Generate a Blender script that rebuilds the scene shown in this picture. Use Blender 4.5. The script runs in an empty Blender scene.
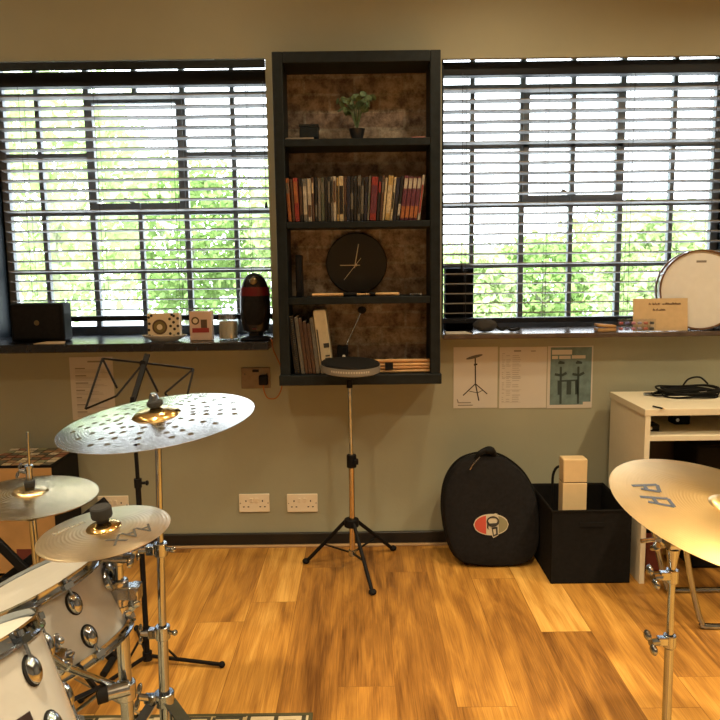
import bpy, bmesh, math, random
from mathutils import Vector, Matrix, Euler
random.seed(7)
S = bpy.context.scene
COL = S.collection
PI = math.pi
R = math.radians

# ------------------------------------------------------------------ camera
CAM = Vector((0.0, -3.37, 1.35)); PITCH = 7.5; ROLL = -0.75; F = 722.0
MROT = (Matrix.Rotation(R(90 - PITCH), 3, 'X') @ Matrix.Rotation(R(ROLL), 3, 'Z'))
cd = bpy.data.cameras.new('camera'); cam = bpy.data.objects.new('camera', cd); COL.objects.link(cam)
cd.sensor_width = 36; cd.lens = 36 * F / 720; cd.clip_start = 0.05; cd.clip_end = 300
cam.matrix_world = Matrix.Translation(CAM) @ MROT.to_4x4()
S.camera = cam

def ray(px, py): return MROT @ Vector(((px - 360) / F, (360 - py) / F, -1.0))
def onY(px, py, y=0.0):
    d = ray(px, py); return CAM + d * ((y - CAM.y) / d.y)
def onZ(px, py, z=0.0):
    d = ray(px, py); return CAM + d * ((z - CAM.z) / d.z)
def atD(px, py, dep): return CAM + ray(px, py) * dep
def X(px, py, y=0.0): return onY(px, py, y).x
def Z(px, py, y=0.0): return onY(px, py, y).z

# ------------------------------------------------------------------ materials
MATS = {}
def nodes(m):
    m.use_nodes = True
    nt = m.node_tree
    return nt, nt.nodes, nt.links, nt.nodes['Principled BSDF']
def mat(name, col, rough=0.5, metal=0.0, noise=0.0, nscale=40, bump=0.0, bscale=200, spec=None, coat=0.0, alpha=None):
    if name in MATS: return MATS[name]
    m = bpy.data.materials.new(name); nt, N, L, b = nodes(m)
    b.inputs['Base Color'].default_value = (*col, 1)
    b.inputs['Roughness'].default_value = rough
    b.inputs['Metallic'].default_value = metal
    if spec is not None: b.inputs['Specular IOR Level'].default_value = spec
    if coat: b.inputs['Coat Weight'].default_value = coat; b.inputs['Coat Roughness'].default_value = 0.08
    tc = N.new('ShaderNodeTexCoord')
    if noise:
        n = N.new('ShaderNodeTexNoise'); n.inputs['Scale'].default_value = nscale; n.inputs['Detail'].default_value = 5
        L.new(tc.outputs['Object'], n.inputs['Vector'])
        r = N.new('ShaderNodeValToRGB')
        r.color_ramp.elements[0].position = 0.3; r.color_ramp.elements[1].position = 0.7
        r.color_ramp.elements[0].color = (*[c * (1 - noise) for c in col], 1)
        r.color_ramp.elements[1].color = (*[min(1, c * (1 + noise)) for c in col], 1)
        L.new(n.outputs['Fac'], r.inputs['Fac']); L.new(r.outputs['Color'], b.inputs['Base Color'])
    if bump:
        n2 = N.new('ShaderNodeTexNoise'); n2.inputs['Scale'].default_value = bscale; n2.inputs['Detail'].default_value = 4
        L.new(tc.outputs['Object'], n2.inputs['Vector'])
        bp = N.new('ShaderNodeBump'); bp.inputs['Strength'].default_value = bump; bp.inputs['Distance'].default_value = 0.004
        L.new(n2.outputs['Fac'], bp.inputs['Height']); L.new(bp.outputs['Normal'], b.inputs['Normal'])
    MATS[name] = m
    return m

def wood_floor():
    m = bpy.data.materials.new('oak planks'); nt, N, L, b = nodes(m)
    tc = N.new('ShaderNodeTexCoord'); mp = N.new('ShaderNodeMapping')
    mp.inputs['Rotation'].default_value = (0, 0, R(90)); mp.inputs['Location'].default_value = (0.37, 0.085, 0)
    L.new(tc.outputs['Object'], mp.inputs['Vector'])
    br = N.new('ShaderNodeTexBrick'); br.offset = 0.0; br.offset_frequency = 1
    for k, v in (('Scale', 1.0), ('Mortar Size', 0.0012), ('Brick Width', 1.25), ('Row Height', 0.185), ('Mortar Smooth', 0.3), ('Bias', 0.0)):
        br.inputs[k].default_value = v
    br.inputs['Color1'].default_value = (0, 0, 0, 1); br.inputs['Color2'].default_value = (1, 1, 1, 1); br.inputs['Mortar'].default_value = (0.3, 0.3, 0.3, 1)
    spx = N.new('ShaderNodeSeparateXYZ'); L.new(mp.outputs['Vector'], spx.inputs[0])
    rw = N.new('ShaderNodeMath'); rw.operation = 'DIVIDE'; rw.inputs[1].default_value = 0.185; L.new(spx.outputs['Y'], rw.inputs[0])
    fl_ = N.new('ShaderNodeMath'); fl_.operation = 'FLOOR'; L.new(rw.outputs[0], fl_.inputs[0])
    wn = N.new('ShaderNodeTexWhiteNoise'); wn.noise_dimensions = '1D'; L.new(fl_.outputs[0], wn.inputs['W'])
    sh = N.new('ShaderNodeMath'); sh.operation = 'MULTIPLY_ADD'; sh.inputs[1].default_value = 3.75; L.new(wn.outputs['Value'], sh.inputs[0]); L.new(spx.outputs['X'], sh.inputs[2])
    cmb = N.new('ShaderNodeCombineXYZ'); L.new(sh.outputs[0], cmb.inputs['X']); L.new(spx.outputs['Y'], cmb.inputs['Y'])
    L.new(cmb.outputs[0], br.inputs['Vector'])
    # long grain, shifted per plank
    sc = N.new('ShaderNodeVectorMath'); sc.operation = 'MULTIPLY'; sc.inputs[1].default_value = (1.1, 7.5, 1)
    L.new(mp.outputs['Vector'], sc.inputs[0])
    off = N.new('ShaderNodeVectorMath'); off.operation = 'MULTIPLY_ADD'
    off.inputs[1].default_value = (17.0, 31.0, 9.0)
    L.new(br.outputs['Color'], off.inputs[0]); L.new(sc.outputs[0], off.inputs[2])
    n1 = N.new('ShaderNodeTexNoise'); n1.inputs['Scale'].default_value = 1.6; n1.inputs['Detail'].default_value = 6; n1.inputs['Distortion'].default_value = 1.3
    L.new(off.outputs[0], n1.inputs['Vector'])
    sc2 = N.new('ShaderNodeVectorMath'); sc2.operation = 'MULTIPLY'; sc2.inputs[1].default_value = (2.0, 13.0, 1)
    L.new(off.outputs[0], sc2.inputs[0])
    n2 = N.new('ShaderNodeTexNoise'); n2.inputs['Scale'].default_value = 3.0; n2.inputs['Detail'].default_value = 6
    L.new(sc2.outputs[0], n2.inputs['Vector'])
    vor = N.new('ShaderNodeTexVoronoi'); vor.inputs['Scale'].default_value = 0.75    # knots
    L.new(off.outputs[0], vor.inputs['Vector'])
    kr = N.new('ShaderNodeMapRange'); kr.inputs['From Min'].default_value = 0.02; kr.inputs['From Max'].default_value = 0.16
    kr.inputs['To Min'].default_value = -0.32; kr.inputs['To Max'].default_value = 0.0
    L.new(vor.outputs['Distance'], kr.inputs['Value'])
    def madd(a, k, c=None):
        q = N.new('ShaderNodeMath'); q.operation = 'MULTIPLY_ADD'; q.inputs[1].default_value = k
        L.new(a, q.inputs[0])
        if c is None: q.inputs[2].default_value = 0.0
        elif isinstance(c, float): q.inputs[2].default_value = c
        else: L.new(c, q.inputs[2])
        return q.outputs[0]
    t = madd(br.outputs['Color'], 0.46, -0.53)
    t = madd(n1.outputs['Fac'], 1.05, t)
    t = madd(n2.outputs['Fac'], 0.55, t)
    t = madd(kr.outputs['Result'], 1.0, t)
    rp = N.new('ShaderNodeValToRGB'); e = rp.color_ramp.elements
    e[0].position = 0.08; e[0].color = (0.12, 0.047, 0.009, 1)
    e[1].position = 0.88; e[1].color = (0.74, 0.43, 0.11, 1)
    for p, c in ((0.34, (0.30, 0.135, 0.026, 1)), (0.58, (0.48, 0.235, 0.044, 1))):
        q = e.new(p); q.color = c
    L.new(t, rp.inputs['Fac'])
    mx = N.new('ShaderNodeMix'); mx.data_type = 'RGBA'; mx.blend_type = 'MULTIPLY'
    L.new(br.outputs['Fac'], mx.inputs['Factor']); L.new(rp.outputs['Color'], mx.inputs['A']); mx.inputs['B'].default_value = (0.62, 0.55, 0.48, 1)
    L.new(mx.outputs['Result'], b.inputs['Base Color'])
    b.inputs['Roughness'].default_value = 0.42
    bp = N.new('ShaderNodeBump'); bp.inputs['Strength'].default_value = 0.12; bp.inputs['Distance'].default_value = 0.003
    L.new(n2.outputs['Fac'], bp.inputs['Height']); L.new(bp.outputs['Normal'], b.inputs['Normal'])
    return m

def brick_mat():
    m = bpy.data.materials.new('bare brick'); nt, N, L, b = nodes(m)
    tc = N.new('ShaderNodeTexCoord'); sp = N.new('ShaderNodeSeparateXYZ'); cb = N.new('ShaderNodeCombineXYZ')
    L.new(tc.outputs['Object'], sp.inputs[0]); L.new(sp.outputs['X'], cb.inputs['X']); L.new(sp.outputs['Z'], cb.inputs['Y'])
    dn = N.new('ShaderNodeTexNoise'); dn.inputs['Scale'].default_value = 9; L.new(tc.outputs['Object'], dn.inputs['Vector'])
    ad = N.new('ShaderNodeVectorMath'); ad.operation = 'MULTIPLY_ADD'; ad.inputs[1].default_value = (0.02, 0.02, 0)
    L.new(dn.outputs['Color'], ad.inputs[0]); L.new(cb.outputs[0], ad.inputs[2])
    br = N.new('ShaderNodeTexBrick')
    for k, v in (('Scale', 1.0), ('Mortar Size', 0.008), ('Brick Width', 0.225), ('Row Height', 0.075), ('Mortar Smooth', 0.6)):
        br.inputs[k].default_value = v
    br.inputs['Color1'].default_value = (0.24, 0.185, 0.155, 1); br.inputs['Color2'].default_value = (0.38, 0.335, 0.28, 1)
    br.inputs['Mortar'].default_value = (0.34, 0.315, 0.27, 1)
    L.new(ad.outputs[0], br.inputs['Vector'])
    n = N.new('ShaderNodeTexNoise'); n.inputs['Scale'].default_value = 22; n.inputs['Detail'].default_value = 6; n.inputs['Roughness'].default_value = 0.7
    L.new(tc.outputs['Object'], n.inputs['Vector'])
    rp = N.new('ShaderNodeValToRGB'); rp.color_ramp.elements[0].position = 0.36; rp.color_ramp.elements[1].position = 0.62
    rp.color_ramp.elements[0].color = (0.32, 0.28, 0.26, 1); rp.color_ramp.elements[1].color = (1.3, 1.25, 1.15, 1)
    L.new(n.outputs['Fac'], rp.inputs['Fac'])
    mx = N.new('ShaderNodeMix'); mx.data_type = 'RGBA'; mx.blend_type = 'MULTIPLY'; mx.inputs['Factor'].default_value = 1
    L.new(br.outputs['Color'], mx.inputs['A']); L.new(rp.outputs['Color'], mx.inputs['B'])
    L.new(mx.outputs['Result'], b.inputs['Base Color']); b.inputs['Roughness'].default_value = 0.9
    bp = N.new('ShaderNodeBump'); bp.inputs['Strength'].default_value = 0.8; bp.inputs['Distance'].default_value = 0.01
    L.new(n.outputs['Fac'], bp.inputs['Height']); L.new(bp.outputs['Normal'], b.inputs['Normal'])
    return m

def cymbal_mat(name, col, rough, aniso=0.7, streak=0.25, stain=0.15):
    m = bpy.data.materials.new(name); nt, N, L, b = nodes(m)
    b.inputs['Metallic'].default_value = 1.0
    tc = N.new('ShaderNodeTexCoord')
    sp = N.new('ShaderNodeSeparateXYZ'); L.new(tc.outputs['Object'], sp.inputs[0])
    ln = N.new('ShaderNodeVectorMath'); ln.operation = 'LENGTH'; L.new(tc.outputs['Object'], ln.inputs[0])
    w = N.new('ShaderNodeMath'); w.operation = 'MULTIPLY'; w.inputs[1].default_value = 900.0; L.new(ln.outputs['Value'], w.inputs[0])
    s = N.new('ShaderNodeMath'); s.operation = 'SINE'; L.new(w.outputs[0], s.inputs[0])
    bp = N.new('ShaderNodeBump'); bp.inputs['Strength'].default_value = streak; bp.inputs['Distance'].default_value = 0.0006
    n = N.new('ShaderNodeTexNoise'); n.inputs['Scale'].default_value = 28; n.inputs['Detail'].default_value = 3; L.new(tc.outputs['Object'], n.inputs['Vector'])
    a = N.new('ShaderNodeMath'); a.operation = 'MULTIPLY_ADD'; a.inputs[1].default_value = 3.0; L.new(n.outputs['Fac'], a.inputs[0]); L.new(s.outputs[0], a.inputs[2])
    L.new(a.outputs[0], bp.inputs['Height']); L.new(bp.outputs['Normal'], b.inputs['Normal'])
    n3 = N.new('ShaderNodeTexNoise'); n3.inputs['Scale'].default_value = 9; n3.inputs['Detail'].default_value = 6; L.new(tc.outputs['Object'], n3.inputs['Vector'])
    rp = N.new('ShaderNodeValToRGB'); rp.color_ramp.elements[0].position = 0.35; rp.color_ramp.elements[1].position = 0.65
    rp.color_ramp.elements[0].color = (*[c * (1 - stain) for c in col], 1); rp.color_ramp.elements[1].color = (*col, 1)
    L.new(n3.outputs['Fac'], rp.inputs['Fac']); L.new(rp.outputs['Color'], b.inputs['Base Color'])
    b.inputs['Roughness'].default_value = rough
    if aniso:
        tg = N.new('ShaderNodeTangent'); tg.direction_type = 'RADIAL'; tg.axis = 'Z'
        L.new(tg.outputs[0], b.inputs['Tangent']); b.inputs['Anisotropic'].default_value = aniso
    return m

def glass_mat(name, tint=(1, 1, 1), gloss=0.06):
    m = bpy.data.materials.new(name); m.use_nodes = True; nt = m.node_tree; nt.nodes.clear()
    o = nt.nodes.new('ShaderNodeOutputMaterial'); t = nt.nodes.new('ShaderNodeBsdfTransparent'); g = nt.nodes.new('ShaderNodeBsdfGlossy')
    t.inputs['Color'].default_value = (*tint, 1); g.inputs['Roughness'].default_value = 0.03
    mx = nt.nodes.new('ShaderNodeMixShader'); mx.inputs[0].default_value = gloss
    nt.links.new(t.outputs[0], mx.inputs[1]); nt.links.new(g.outputs[0], mx.inputs[2]); nt.links.new(mx.outputs[0], o.inputs['Surface'])
    return m

M_wall = mat('olive wall paint', (0.315, 0.318, 0.232), 0.62, noise=0.05, nscale=2.5, bump=0.25, bscale=24)
M_room = mat('neutral grey wall paint', (0.22, 0.23, 0.24), 0.7, noise=0.05, nscale=2.5)
M_ceil = mat('ceiling paint', (0.74, 0.74, 0.70), 0.8, noise=0.03)
M_black = mat('black satin paint', (0.0095, 0.0145, 0.018), 0.5, noise=0.3, nscale=30, spec=0.22)
M_skirt = mat('black gloss paint', (0.008, 0.008, 0.008), 0.35)
M_bead = mat('pale edge bead', (0.42, 0.27, 0.13), 0.5)
M_sillb = mat('black varnished sill', (0.012, 0.012, 0.015), 0.22, noise=0.3, nscale=20)
M_silld = mat('dark brown sill', (0.085, 0.06, 0.045), 0.22, noise=0.2, nscale=20)
M_steel = mat('grey painted window steel', (0.17, 0.185, 0.20), 0.45)
M_slat = mat('dark timber slat', (0.20, 0.20, 0.195), 0.5, noise=0.1, nscale=15)
M_rail = mat('dark blue-black rail', (0.005, 0.007, 0.012), 0.5, spec=0.25)
M_cordm = mat('grey cord', (0.05, 0.05, 0.055), 0.8)
M_glass = glass_mat('window glass')
M_floor = wood_floor(); M_brick = brick_mat()
M_chrome = mat('chrome', (0.37, 0.42, 0.48), 0.11, 1.0, noise=0.04)
M_chromed = mat('worn chrome', (0.42, 0.45, 0.48), 0.2, 1.0, noise=0.1)
M_blackm = mat('black metal', (0.006, 0.006, 0.007), 0.55, spec=0.13)
M_rubber = mat('black rubber', (0.008, 0.008, 0.008), 0.8, bump=0.1, spec=0.2)
M_felt = mat('black felt', (0.012, 0.012, 0.013), 0.95, bump=0.5, bscale=600)
M_fabric = mat('black woven fabric', (0.010, 0.0095, 0.0105), 0.9, noise=0.25, nscale=60, bump=0.35, bscale=500, spec=0.2)
M_fabbox = mat('black box fabric', (0.008, 0.0075, 0.0075), 0.95, noise=0.2, nscale=50, bump=0.3, bscale=700, spec=0.15)
M_paper = mat('white paper', (0.56, 0.53, 0.47), 0.8, noise=0.02, nscale=8)
M_print = mat('grey print', (0.24, 0.22, 0.19), 0.8)
M_ink = mat('black ink', (0.03, 0.028, 0.026), 0.7)
M_socket = mat('cream plastic', (0.78, 0.70, 0.56), 0.35)
M_hole = mat('dark slot', (0.02, 0.015, 0.01), 0.6)
M_desk = mat('cream laminate', (0.70, 0.64, 0.49), 0.4, noise=0.02)
M_drumw = mat('white pearl wrap', (0.34, 0.345, 0.335), 0.16, noise=0.05, nscale=25, coat=0.6)
M_head = mat('coated drumhead', (0.36, 0.355, 0.33), 0.6, noise=0.03, nscale=30)
M_kraft = mat('kraft card', (0.56, 0.42, 0.24), 0.75, noise=0.05)
M_stick = mat('hickory', (0.66, 0.43, 0.20), 0.45, noise=0.12, nscale=30)
M_plyb = mat('tan plywood', (0.42, 0.25, 0.10), 0.5, noise=0.12, nscale=12)
M_red = mat('dark red plastic', (0.10, 0.006, 0.010), 0.3)
M_pot = mat('black pot', (0.01, 0.012, 0.016), 0.4)
M_leaf = mat('grey green leaf', (0.075, 0.13, 0.06), 0.6, noise=0.3, nscale=60)
M_wax = mat('cream wax', (0.75, 0.62, 0.38), 0.5)
M_orange = mat('orange cable sheath', (0.38, 0.12, 0.04), 0.5)
M_green = mat('tree leaf', (0.26, 0.38, 0.12), 0.8, noise=0.35, nscale=1.3)
M_green2 = mat('pale tree leaf', (0.42, 0.52, 0.24), 0.8, noise=0.3, nscale=1.3)
for _m in ('tree leaf', 'pale tree leaf'):
    nt, N, L, b = nodes(MATS[_m]); tr_ = N.new('ShaderNodeBsdfTranslucent'); mx_ = N.new('ShaderNodeMixShader'); mx_.inputs[0].default_value = 0.5
    src = b.inputs['Base Color'].links[0].from_socket; L.new(src, tr_.inputs['Color']); L.new(b.outputs[0], mx_.inputs[1]); L.new(tr_.outputs[0], mx_.inputs[2])
    L.new(mx_.outputs[0], [q for q in N if q.type == 'OUTPUT_MATERIAL'][0].inputs['Surface'])
M_bark = mat('bark', (0.34, 0.34, 0.24), 0.9, noise=0.3, nscale=10)

# ------------------------------------------------------------------ mesh helpers
class MB:
    def __init__(s): s.v = []; s.f = []; s.m = []
    def add(s, vs, fs, mi=0):
        o = len(s.v); s.v += [Vector(v) for v in vs]
        s.f += [tuple(o + i for i in f) for f in fs]; s.m += [mi] * len(fs)
        return s
    def box(s, a, b, mi=0, M=None):
        x0, y0, z0 = [min(a[i], b[i]) for i in range(3)]; x1, y1, z1 = [max(a[i], b[i]) for i in range(3)]
        vs = [(x0, y0, z0), (x1, y0, z0), (x1, y1, z0), (x0, y1, z0), (x0, y0, z1), (x1, y0, z1), (x1, y1, z1), (x0, y1, z1)]
        if M is not None: vs = [M @ Vector(v) for v in vs]
        return s.add(vs, [(0, 3, 2, 1), (4, 5, 6, 7), (0, 1, 5, 4), (1, 2, 6, 5), (2, 3, 7, 6), (3, 0, 4, 7)], mi)
    def cbox(s, c, sz, mi=0, M=None):
        c = Vector(c); h = Vector(sz) / 2
        if M is not None: return s.box(-h, h, mi, Matrix.Translation(c) @ M.to_4x4())
        return s.box(c - h, c + h, mi)
    def bar(s, p, q, w, d, up=(0, -1, 0), mi=0):
        p, q = Vector(p), Vector(q); z = (q - p).normalized(); u = Vector(up); x = u.cross(z)
        if x.length < 1e-4: x = Vector((1, 0, 0)).cross(z)
        x.normalize(); y = z.cross(x)
        M = Matrix((x, y, z)).transposed().to_4x4(); M.translation = p
        return s.box((-w / 2, -d / 2, 0), (w / 2, d / 2, (q - p).length), mi, M)
    def tube(s, pts, r, n=10, closed=False, mi=0, caps=True):
        pts = [Vector(p) for p in pts]; k = len(pts)
        rs = r if isinstance(r, (list, tuple)) else [r] * k
        t0 = (pts[1] - pts[0]).normalized()
        u = t0.orthogonal().normalized(); vs = []; prev = t0
        for i, p in enumerate(pts):
            if closed: t = (pts[(i + 1) % k] - pts[i - 1]).normalized()
            elif i == 0: t = t0
            elif i == k - 1: t = (pts[-1] - pts[-2]).normalized()
            else: t = ((pts[i + 1] - p).normalized() + (p - pts[i - 1]).normalized()).normalized()
            u = (prev.rotation_difference(t) @ u); u = (u - t * u.dot(t)).normalized(); prev = t
            w = t.cross(u)
            vs += [p + (u * math.cos(2 * PI * j / n) + w * math.sin(2 * PI * j / n)) * rs[i] for j in range(n)]
        fs = []
        for i in range(k if closed else k - 1):
            a, b = i * n, ((i + 1) % k) * n
            fs += [(a + j, a + (j + 1) % n, b + (j + 1) % n, b + j) for j in range(n)]
        if caps and not closed:
            fs += [tuple(range(n - 1, -1, -1)), tuple((k - 1) * n + j for j in range(n))]
        return s.add(vs, fs, mi)
    def cyl(s, p, q, r, r2=None, n=20, mi=0): return s.tube([p, q], [r, r if r2 is None else r2], n, mi=mi)
    def lathe(s, prof, M=None, n=32, mi=0, a0=0, a1=2 * PI):
        M = M or Matrix.Identity(4); vs = []; fs = []
        for (r, z) in prof:
            vs += [M @ Vector((r * math.cos(2 * PI * j / n), r * math.sin(2 * PI * j / n), z)) for j in range(n)]
        for i in range(len(prof) - 1):
            a, b = i * n, (i + 1) * n
            fs += [(a + j, a + (j + 1) % n, b + (j + 1) % n, b + j) for j in range(n)]
        if prof[0][0] > 1e-6 and prof[0] != prof[-1]: fs.append(tuple(range(n - 1, -1, -1)))
        if prof[-1][0] > 1e-6 and prof[0] != prof[-1]: fs.append(tuple((len(prof) - 1) * n + j for j in range(n)))
        return s.add(vs, fs, mi)
    def sphere(s, c, rad, n=16, m=10, M=None, mi=0):
        rad = Vector(rad) if not isinstance(rad, (int, float)) else Vector((rad,) * 3)
        M = M or Matrix.Identity(4); c = Vector(c); vs = []; fs = []
        for i in range(m + 1):
            th = PI * i / m
            for j in range(n):
                ph = 2 * PI * j / n
                vs.append(c + (M.to_3x3() @ Vector((rad.x * max(math.sin(th), 1e-4) * math.cos(ph), rad.y * max(math.sin(th), 1e-4) * math.sin(ph), rad.z * math.cos(th)))))
        for i in range(m):
            a, b = i * n, (i + 1) * n
            fs += [(a + j, b + j, b + (j + 1) % n, a + (j + 1) % n) for j in range(n)]
        return s.add(vs, fs, mi)
    def prism(s, pts, n, mi=0):               # polygon pts (3-D, planar) pushed along vector n
        pts = [Vector(p) for p in pts]; n = Vector(n); k = len(pts)
        return s.add(pts + [p + n for p in pts], [tuple(range(k - 1, -1, -1)), tuple(range(k, 2 * k))] + [(i, (i + 1) % k, k + (i + 1) % k, k + i) for i in range(k)], mi)
    def build(s, name, mats, parent=None, bevel=0.0, smooth=35, seg=2, pivot=None, fix=True):
        if not isinstance(mats, (list, tuple)): mats = [mats]
        if parent is not None: org = Vector(parent['_o']) if '_o' in parent else Vector()
        elif pivot is not None: org = Vector(pivot)
        else:
            lo = Vector([min(v[i] for v in s.v) for i in range(3)]); hi = Vector([max(v[i] for v in s.v) for i in range(3)])
            org = Vector(((lo.x + hi.x) / 2, (lo.y + hi.y) / 2, lo.z))
        me = bpy.data.meshes.new(name)
        me.from_pydata([v - org for v in s.v], [], s.f)
        for m in mats: me.materials.append(m)
        for p, mi in zip(me.polygons, s.m): p.material_index = mi
        if fix:
            bm = bmesh.new(); bm.from_mesh(me); bmesh.ops.recalc_face_normals(bm, faces=bm.faces); bm.to_mesh(me); bm.free()
        if smooth:
            for p in me.polygons: p.use_smooth = True
            me.set_sharp_from_angle(angle=R(smooth))
        o = bpy.data.objects.new(name, me); COL.objects.link(o)
        if parent is not None:
            o.parent = parent; o['_o'] = tuple(org)
        else:
            o.location = org; o['_o'] = tuple(org)
        if bevel:
            b = o.modifiers.new('edge', 'BEVEL'); b.width = bevel; b.segments = seg; b.limit_method = 'ANGLE'; b.angle_limit = R(40)
        return o

def tag(o, label=None, cat=None, group=None, kind=None):
    if label: o['label'] = label
    if cat: o['category'] = cat
    if group: o['group'] = group
    if kind: o['kind'] = kind
    return o
def thing(name, loc, label, cat, group=None, matrix=None):
    o = bpy.data.objects.new(name, None); COL.objects.link(o); o.empty_display_size = 0.05
    if matrix is not None: o.matrix_world = matrix; o['_o'] = (0, 0, 0)
    else: o.location = loc; o['_o'] = tuple(loc)
    return tag(o, label, cat, group)
def struct(name, mb, m, parent=None, **k):
    o = mb.build(name, m, parent, **k)
    if parent is None: o['kind'] = 'structure'
    return o
def text_mb(mb, txt, size, M, depth=0.0004, mi=0, shear=0.0):
    c = bpy.data.curves.new('txt', 'FONT'); c.body = txt; c.size = size; c.align_x = 'CENTER'; c.align_y = 'CENTER'; c.extrude = depth; c.shear = shear
    c.resolution_u = 3
    o = bpy.data.objects.new('txt', c); COL.objects.link(o)
    dg = bpy.context.evaluated_depsgraph_get(); me = bpy.data.meshes.new_from_object(o.evaluated_get(dg))
    mb.add([M @ v.co for v in me.vertices], [tuple(p.vertices) for p in me.polygons], mi)
    bpy.data.objects.remove(o); bpy.data.curves.remove(c); bpy.data.meshes.remove(me)
def disc_frame(px, py, dep, ang, ratio):
    """frame of a disc that shows as an ellipse: centre, rise of its long axis (deg, to the right), short/long ratio; z is its upper normal"""
    c = atD(px, py, dep); v = (CAM - c).normalized()
    rgt = MROT @ Vector((1, 0, 0)); upi = MROT @ Vector((0, 1, 0))
    a = R(ang)
    major = rgt * math.cos(a) + upi * math.sin(a); major = (major - v * major.dot(v)).normalized()
    upp = v.cross(major); 
    if upp.dot(upi) < 0: upp = -upp
    el = math.asin(ratio)
    n = (upp * math.cos(el) + v * math.sin(el)).normalized()
    y = n.cross(major)
    M = Matrix((major, y, n)).transposed().to_4x4(); M.translation = c
    return M
def catmull(pts, k=6, closed=True):
    pts = [Vector(p) for p in pts]; n = len(pts); out = []
    for i in range(n if closed else n - 1):
        g = lambda j: pts[j % n] if closed else pts[max(0, min(n - 1, j))]
        p0, p1, p2, p3 = g(i - 1), g(i), g(i + 1), g(i + 2)
        for q in range(k):
            t = q / k
            out.append(0.5 * ((2 * p1) + (p2 - p0) * t + (2 * p0 - 5 * p1 + 4 * p2 - p3) * t * t + (3 * p1 - p0 - 3 * p2 + p3) * t ** 3))
    if not closed: out.append(pts[-1])
    return out

# ------------------------------------------------------------------ room
XL, XR, YB, ZC, WT = -3.0, 3.0, -5.4, 2.75, 0.42
WX = {1: (X(-30, 200), X(269, 200)), 2: (X(441.5, 200), X(752, 200))}
SF = {1: -0.19, 2: -0.085}
ZT = {1: Z(135, 60), 2: Z(580, 55)}
ZL = dict(ZT); ZT = {k_: v_ + .13 for k_, v_ in ZT.items()}
ZS = {1: Z(135, 343.5, SF[1]), 2: Z(580, 333, SF[2])}
struct('floor', MB().box((XL, YB, -0.06), (XR, 0.0, 0)), M_floor, smooth=0, pivot=(0, 0, 0))
struct('ceiling', MB().box((XL - 0.1, YB - 0.1, ZC), (XR + 0.1, WT, ZC + 0.1)), M_ceil, smooth=0)
w = MB()
w.box((XL, 0, 0), (XR, WT, min(ZS.values()) - 0.03))
ztop = max(ZT.values())
w.box((XL, 0, ztop), (XR, WT, ZC))
zb = min(ZS.values()) - 0.03
w.box((XL, 0, zb), (WX[1][0], WT, ztop)); w.box((WX[1][1], 0, zb), (WX[2][0], WT, ztop)); w.box((WX[2][1], 0, zb), (XR, WT, ztop))
(w.box((WX[1][0], 0.03, ZT[1]), (WX[1][1], WT, ztop)) if ZT[1] < ztop - 1e-4 else w.box((WX[2][0], 0.03, ZT[2]), (WX[2][1], WT, ztop)))
w.box((WX[2][0], 0, zb), (WX[2][1], WT, ZS[2] - 0.025))
w.box((WX[2][0], 0, Z(580, 57)), (WX[2][1], 0.025, ztop)); w.box((WX[1][0], 0, ZL[1]), (WX[1][1], 0.02, ztop))
struct('wall_back', w, M_wall, smooth=0)
struct('wall_left', MB().box((XL - 0.1, YB, 0), (XL, WT, ZC)), M_room, smooth=0)
struct('wall_right', MB().box((XR, YB, 0), (XR + 0.1, WT, ZC)), M_room, smooth=0)
struct('wall_front', MB().box((XL - 0.1, YB - 0.1, 0), (XR + 0.1, YB, ZC)), M_room, smooth=0)
struct('baseboard_back', MB().box((XL, -0.018, 0.012), (XR, 0, Z(360, 531))), M_skirt, bevel=0.004)
struct('trim_1', MB().box((XL, -0.03, 0), (XR, 0, 0.012)), M_bead, bevel=0.004)
# sills
struct('trim_2', MB().box((WX[1][0] - 0.4, SF[1], ZS[1] - 0.038), (WX[1][1], WT - 0.1, ZS[1])), M_sillb, bevel=0.004)
struct('trim_3', MB().box((WX[2][0], SF[2], ZS[2] - 0.022), (WX[2][1] + 0.3, WT - 0.1, ZS[2])), M_silld, bevel=0.004)
# dark board over the left window, dark jambs
j = MB()
j.box((WX[1][0] - 0.4, -0.015, Z(135, 68.9, -0.015)), (WX[1][1], 0.0, Z(135, 61, -0.015)))
struct('trim_4', j, M_black, bevel=0.003)
j = MB()
j.box((WX[1][0], 0.03, ZS[1]), (WX[1][0] + 0.02, 0.30, ZT[1]))
struct('trim_5', j, M_black)
j = MB()
j.box((WX[2][0], 0.03, ZS[2]), (WX[2][0] + 0.012, 0.30, ZT[2])); j.box((WX[2][1] - 0.02, 0.03, ZS[2]), (WX[2][1], 0.30, ZT[2]))
struct('trim_6', j, M_black)

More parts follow.
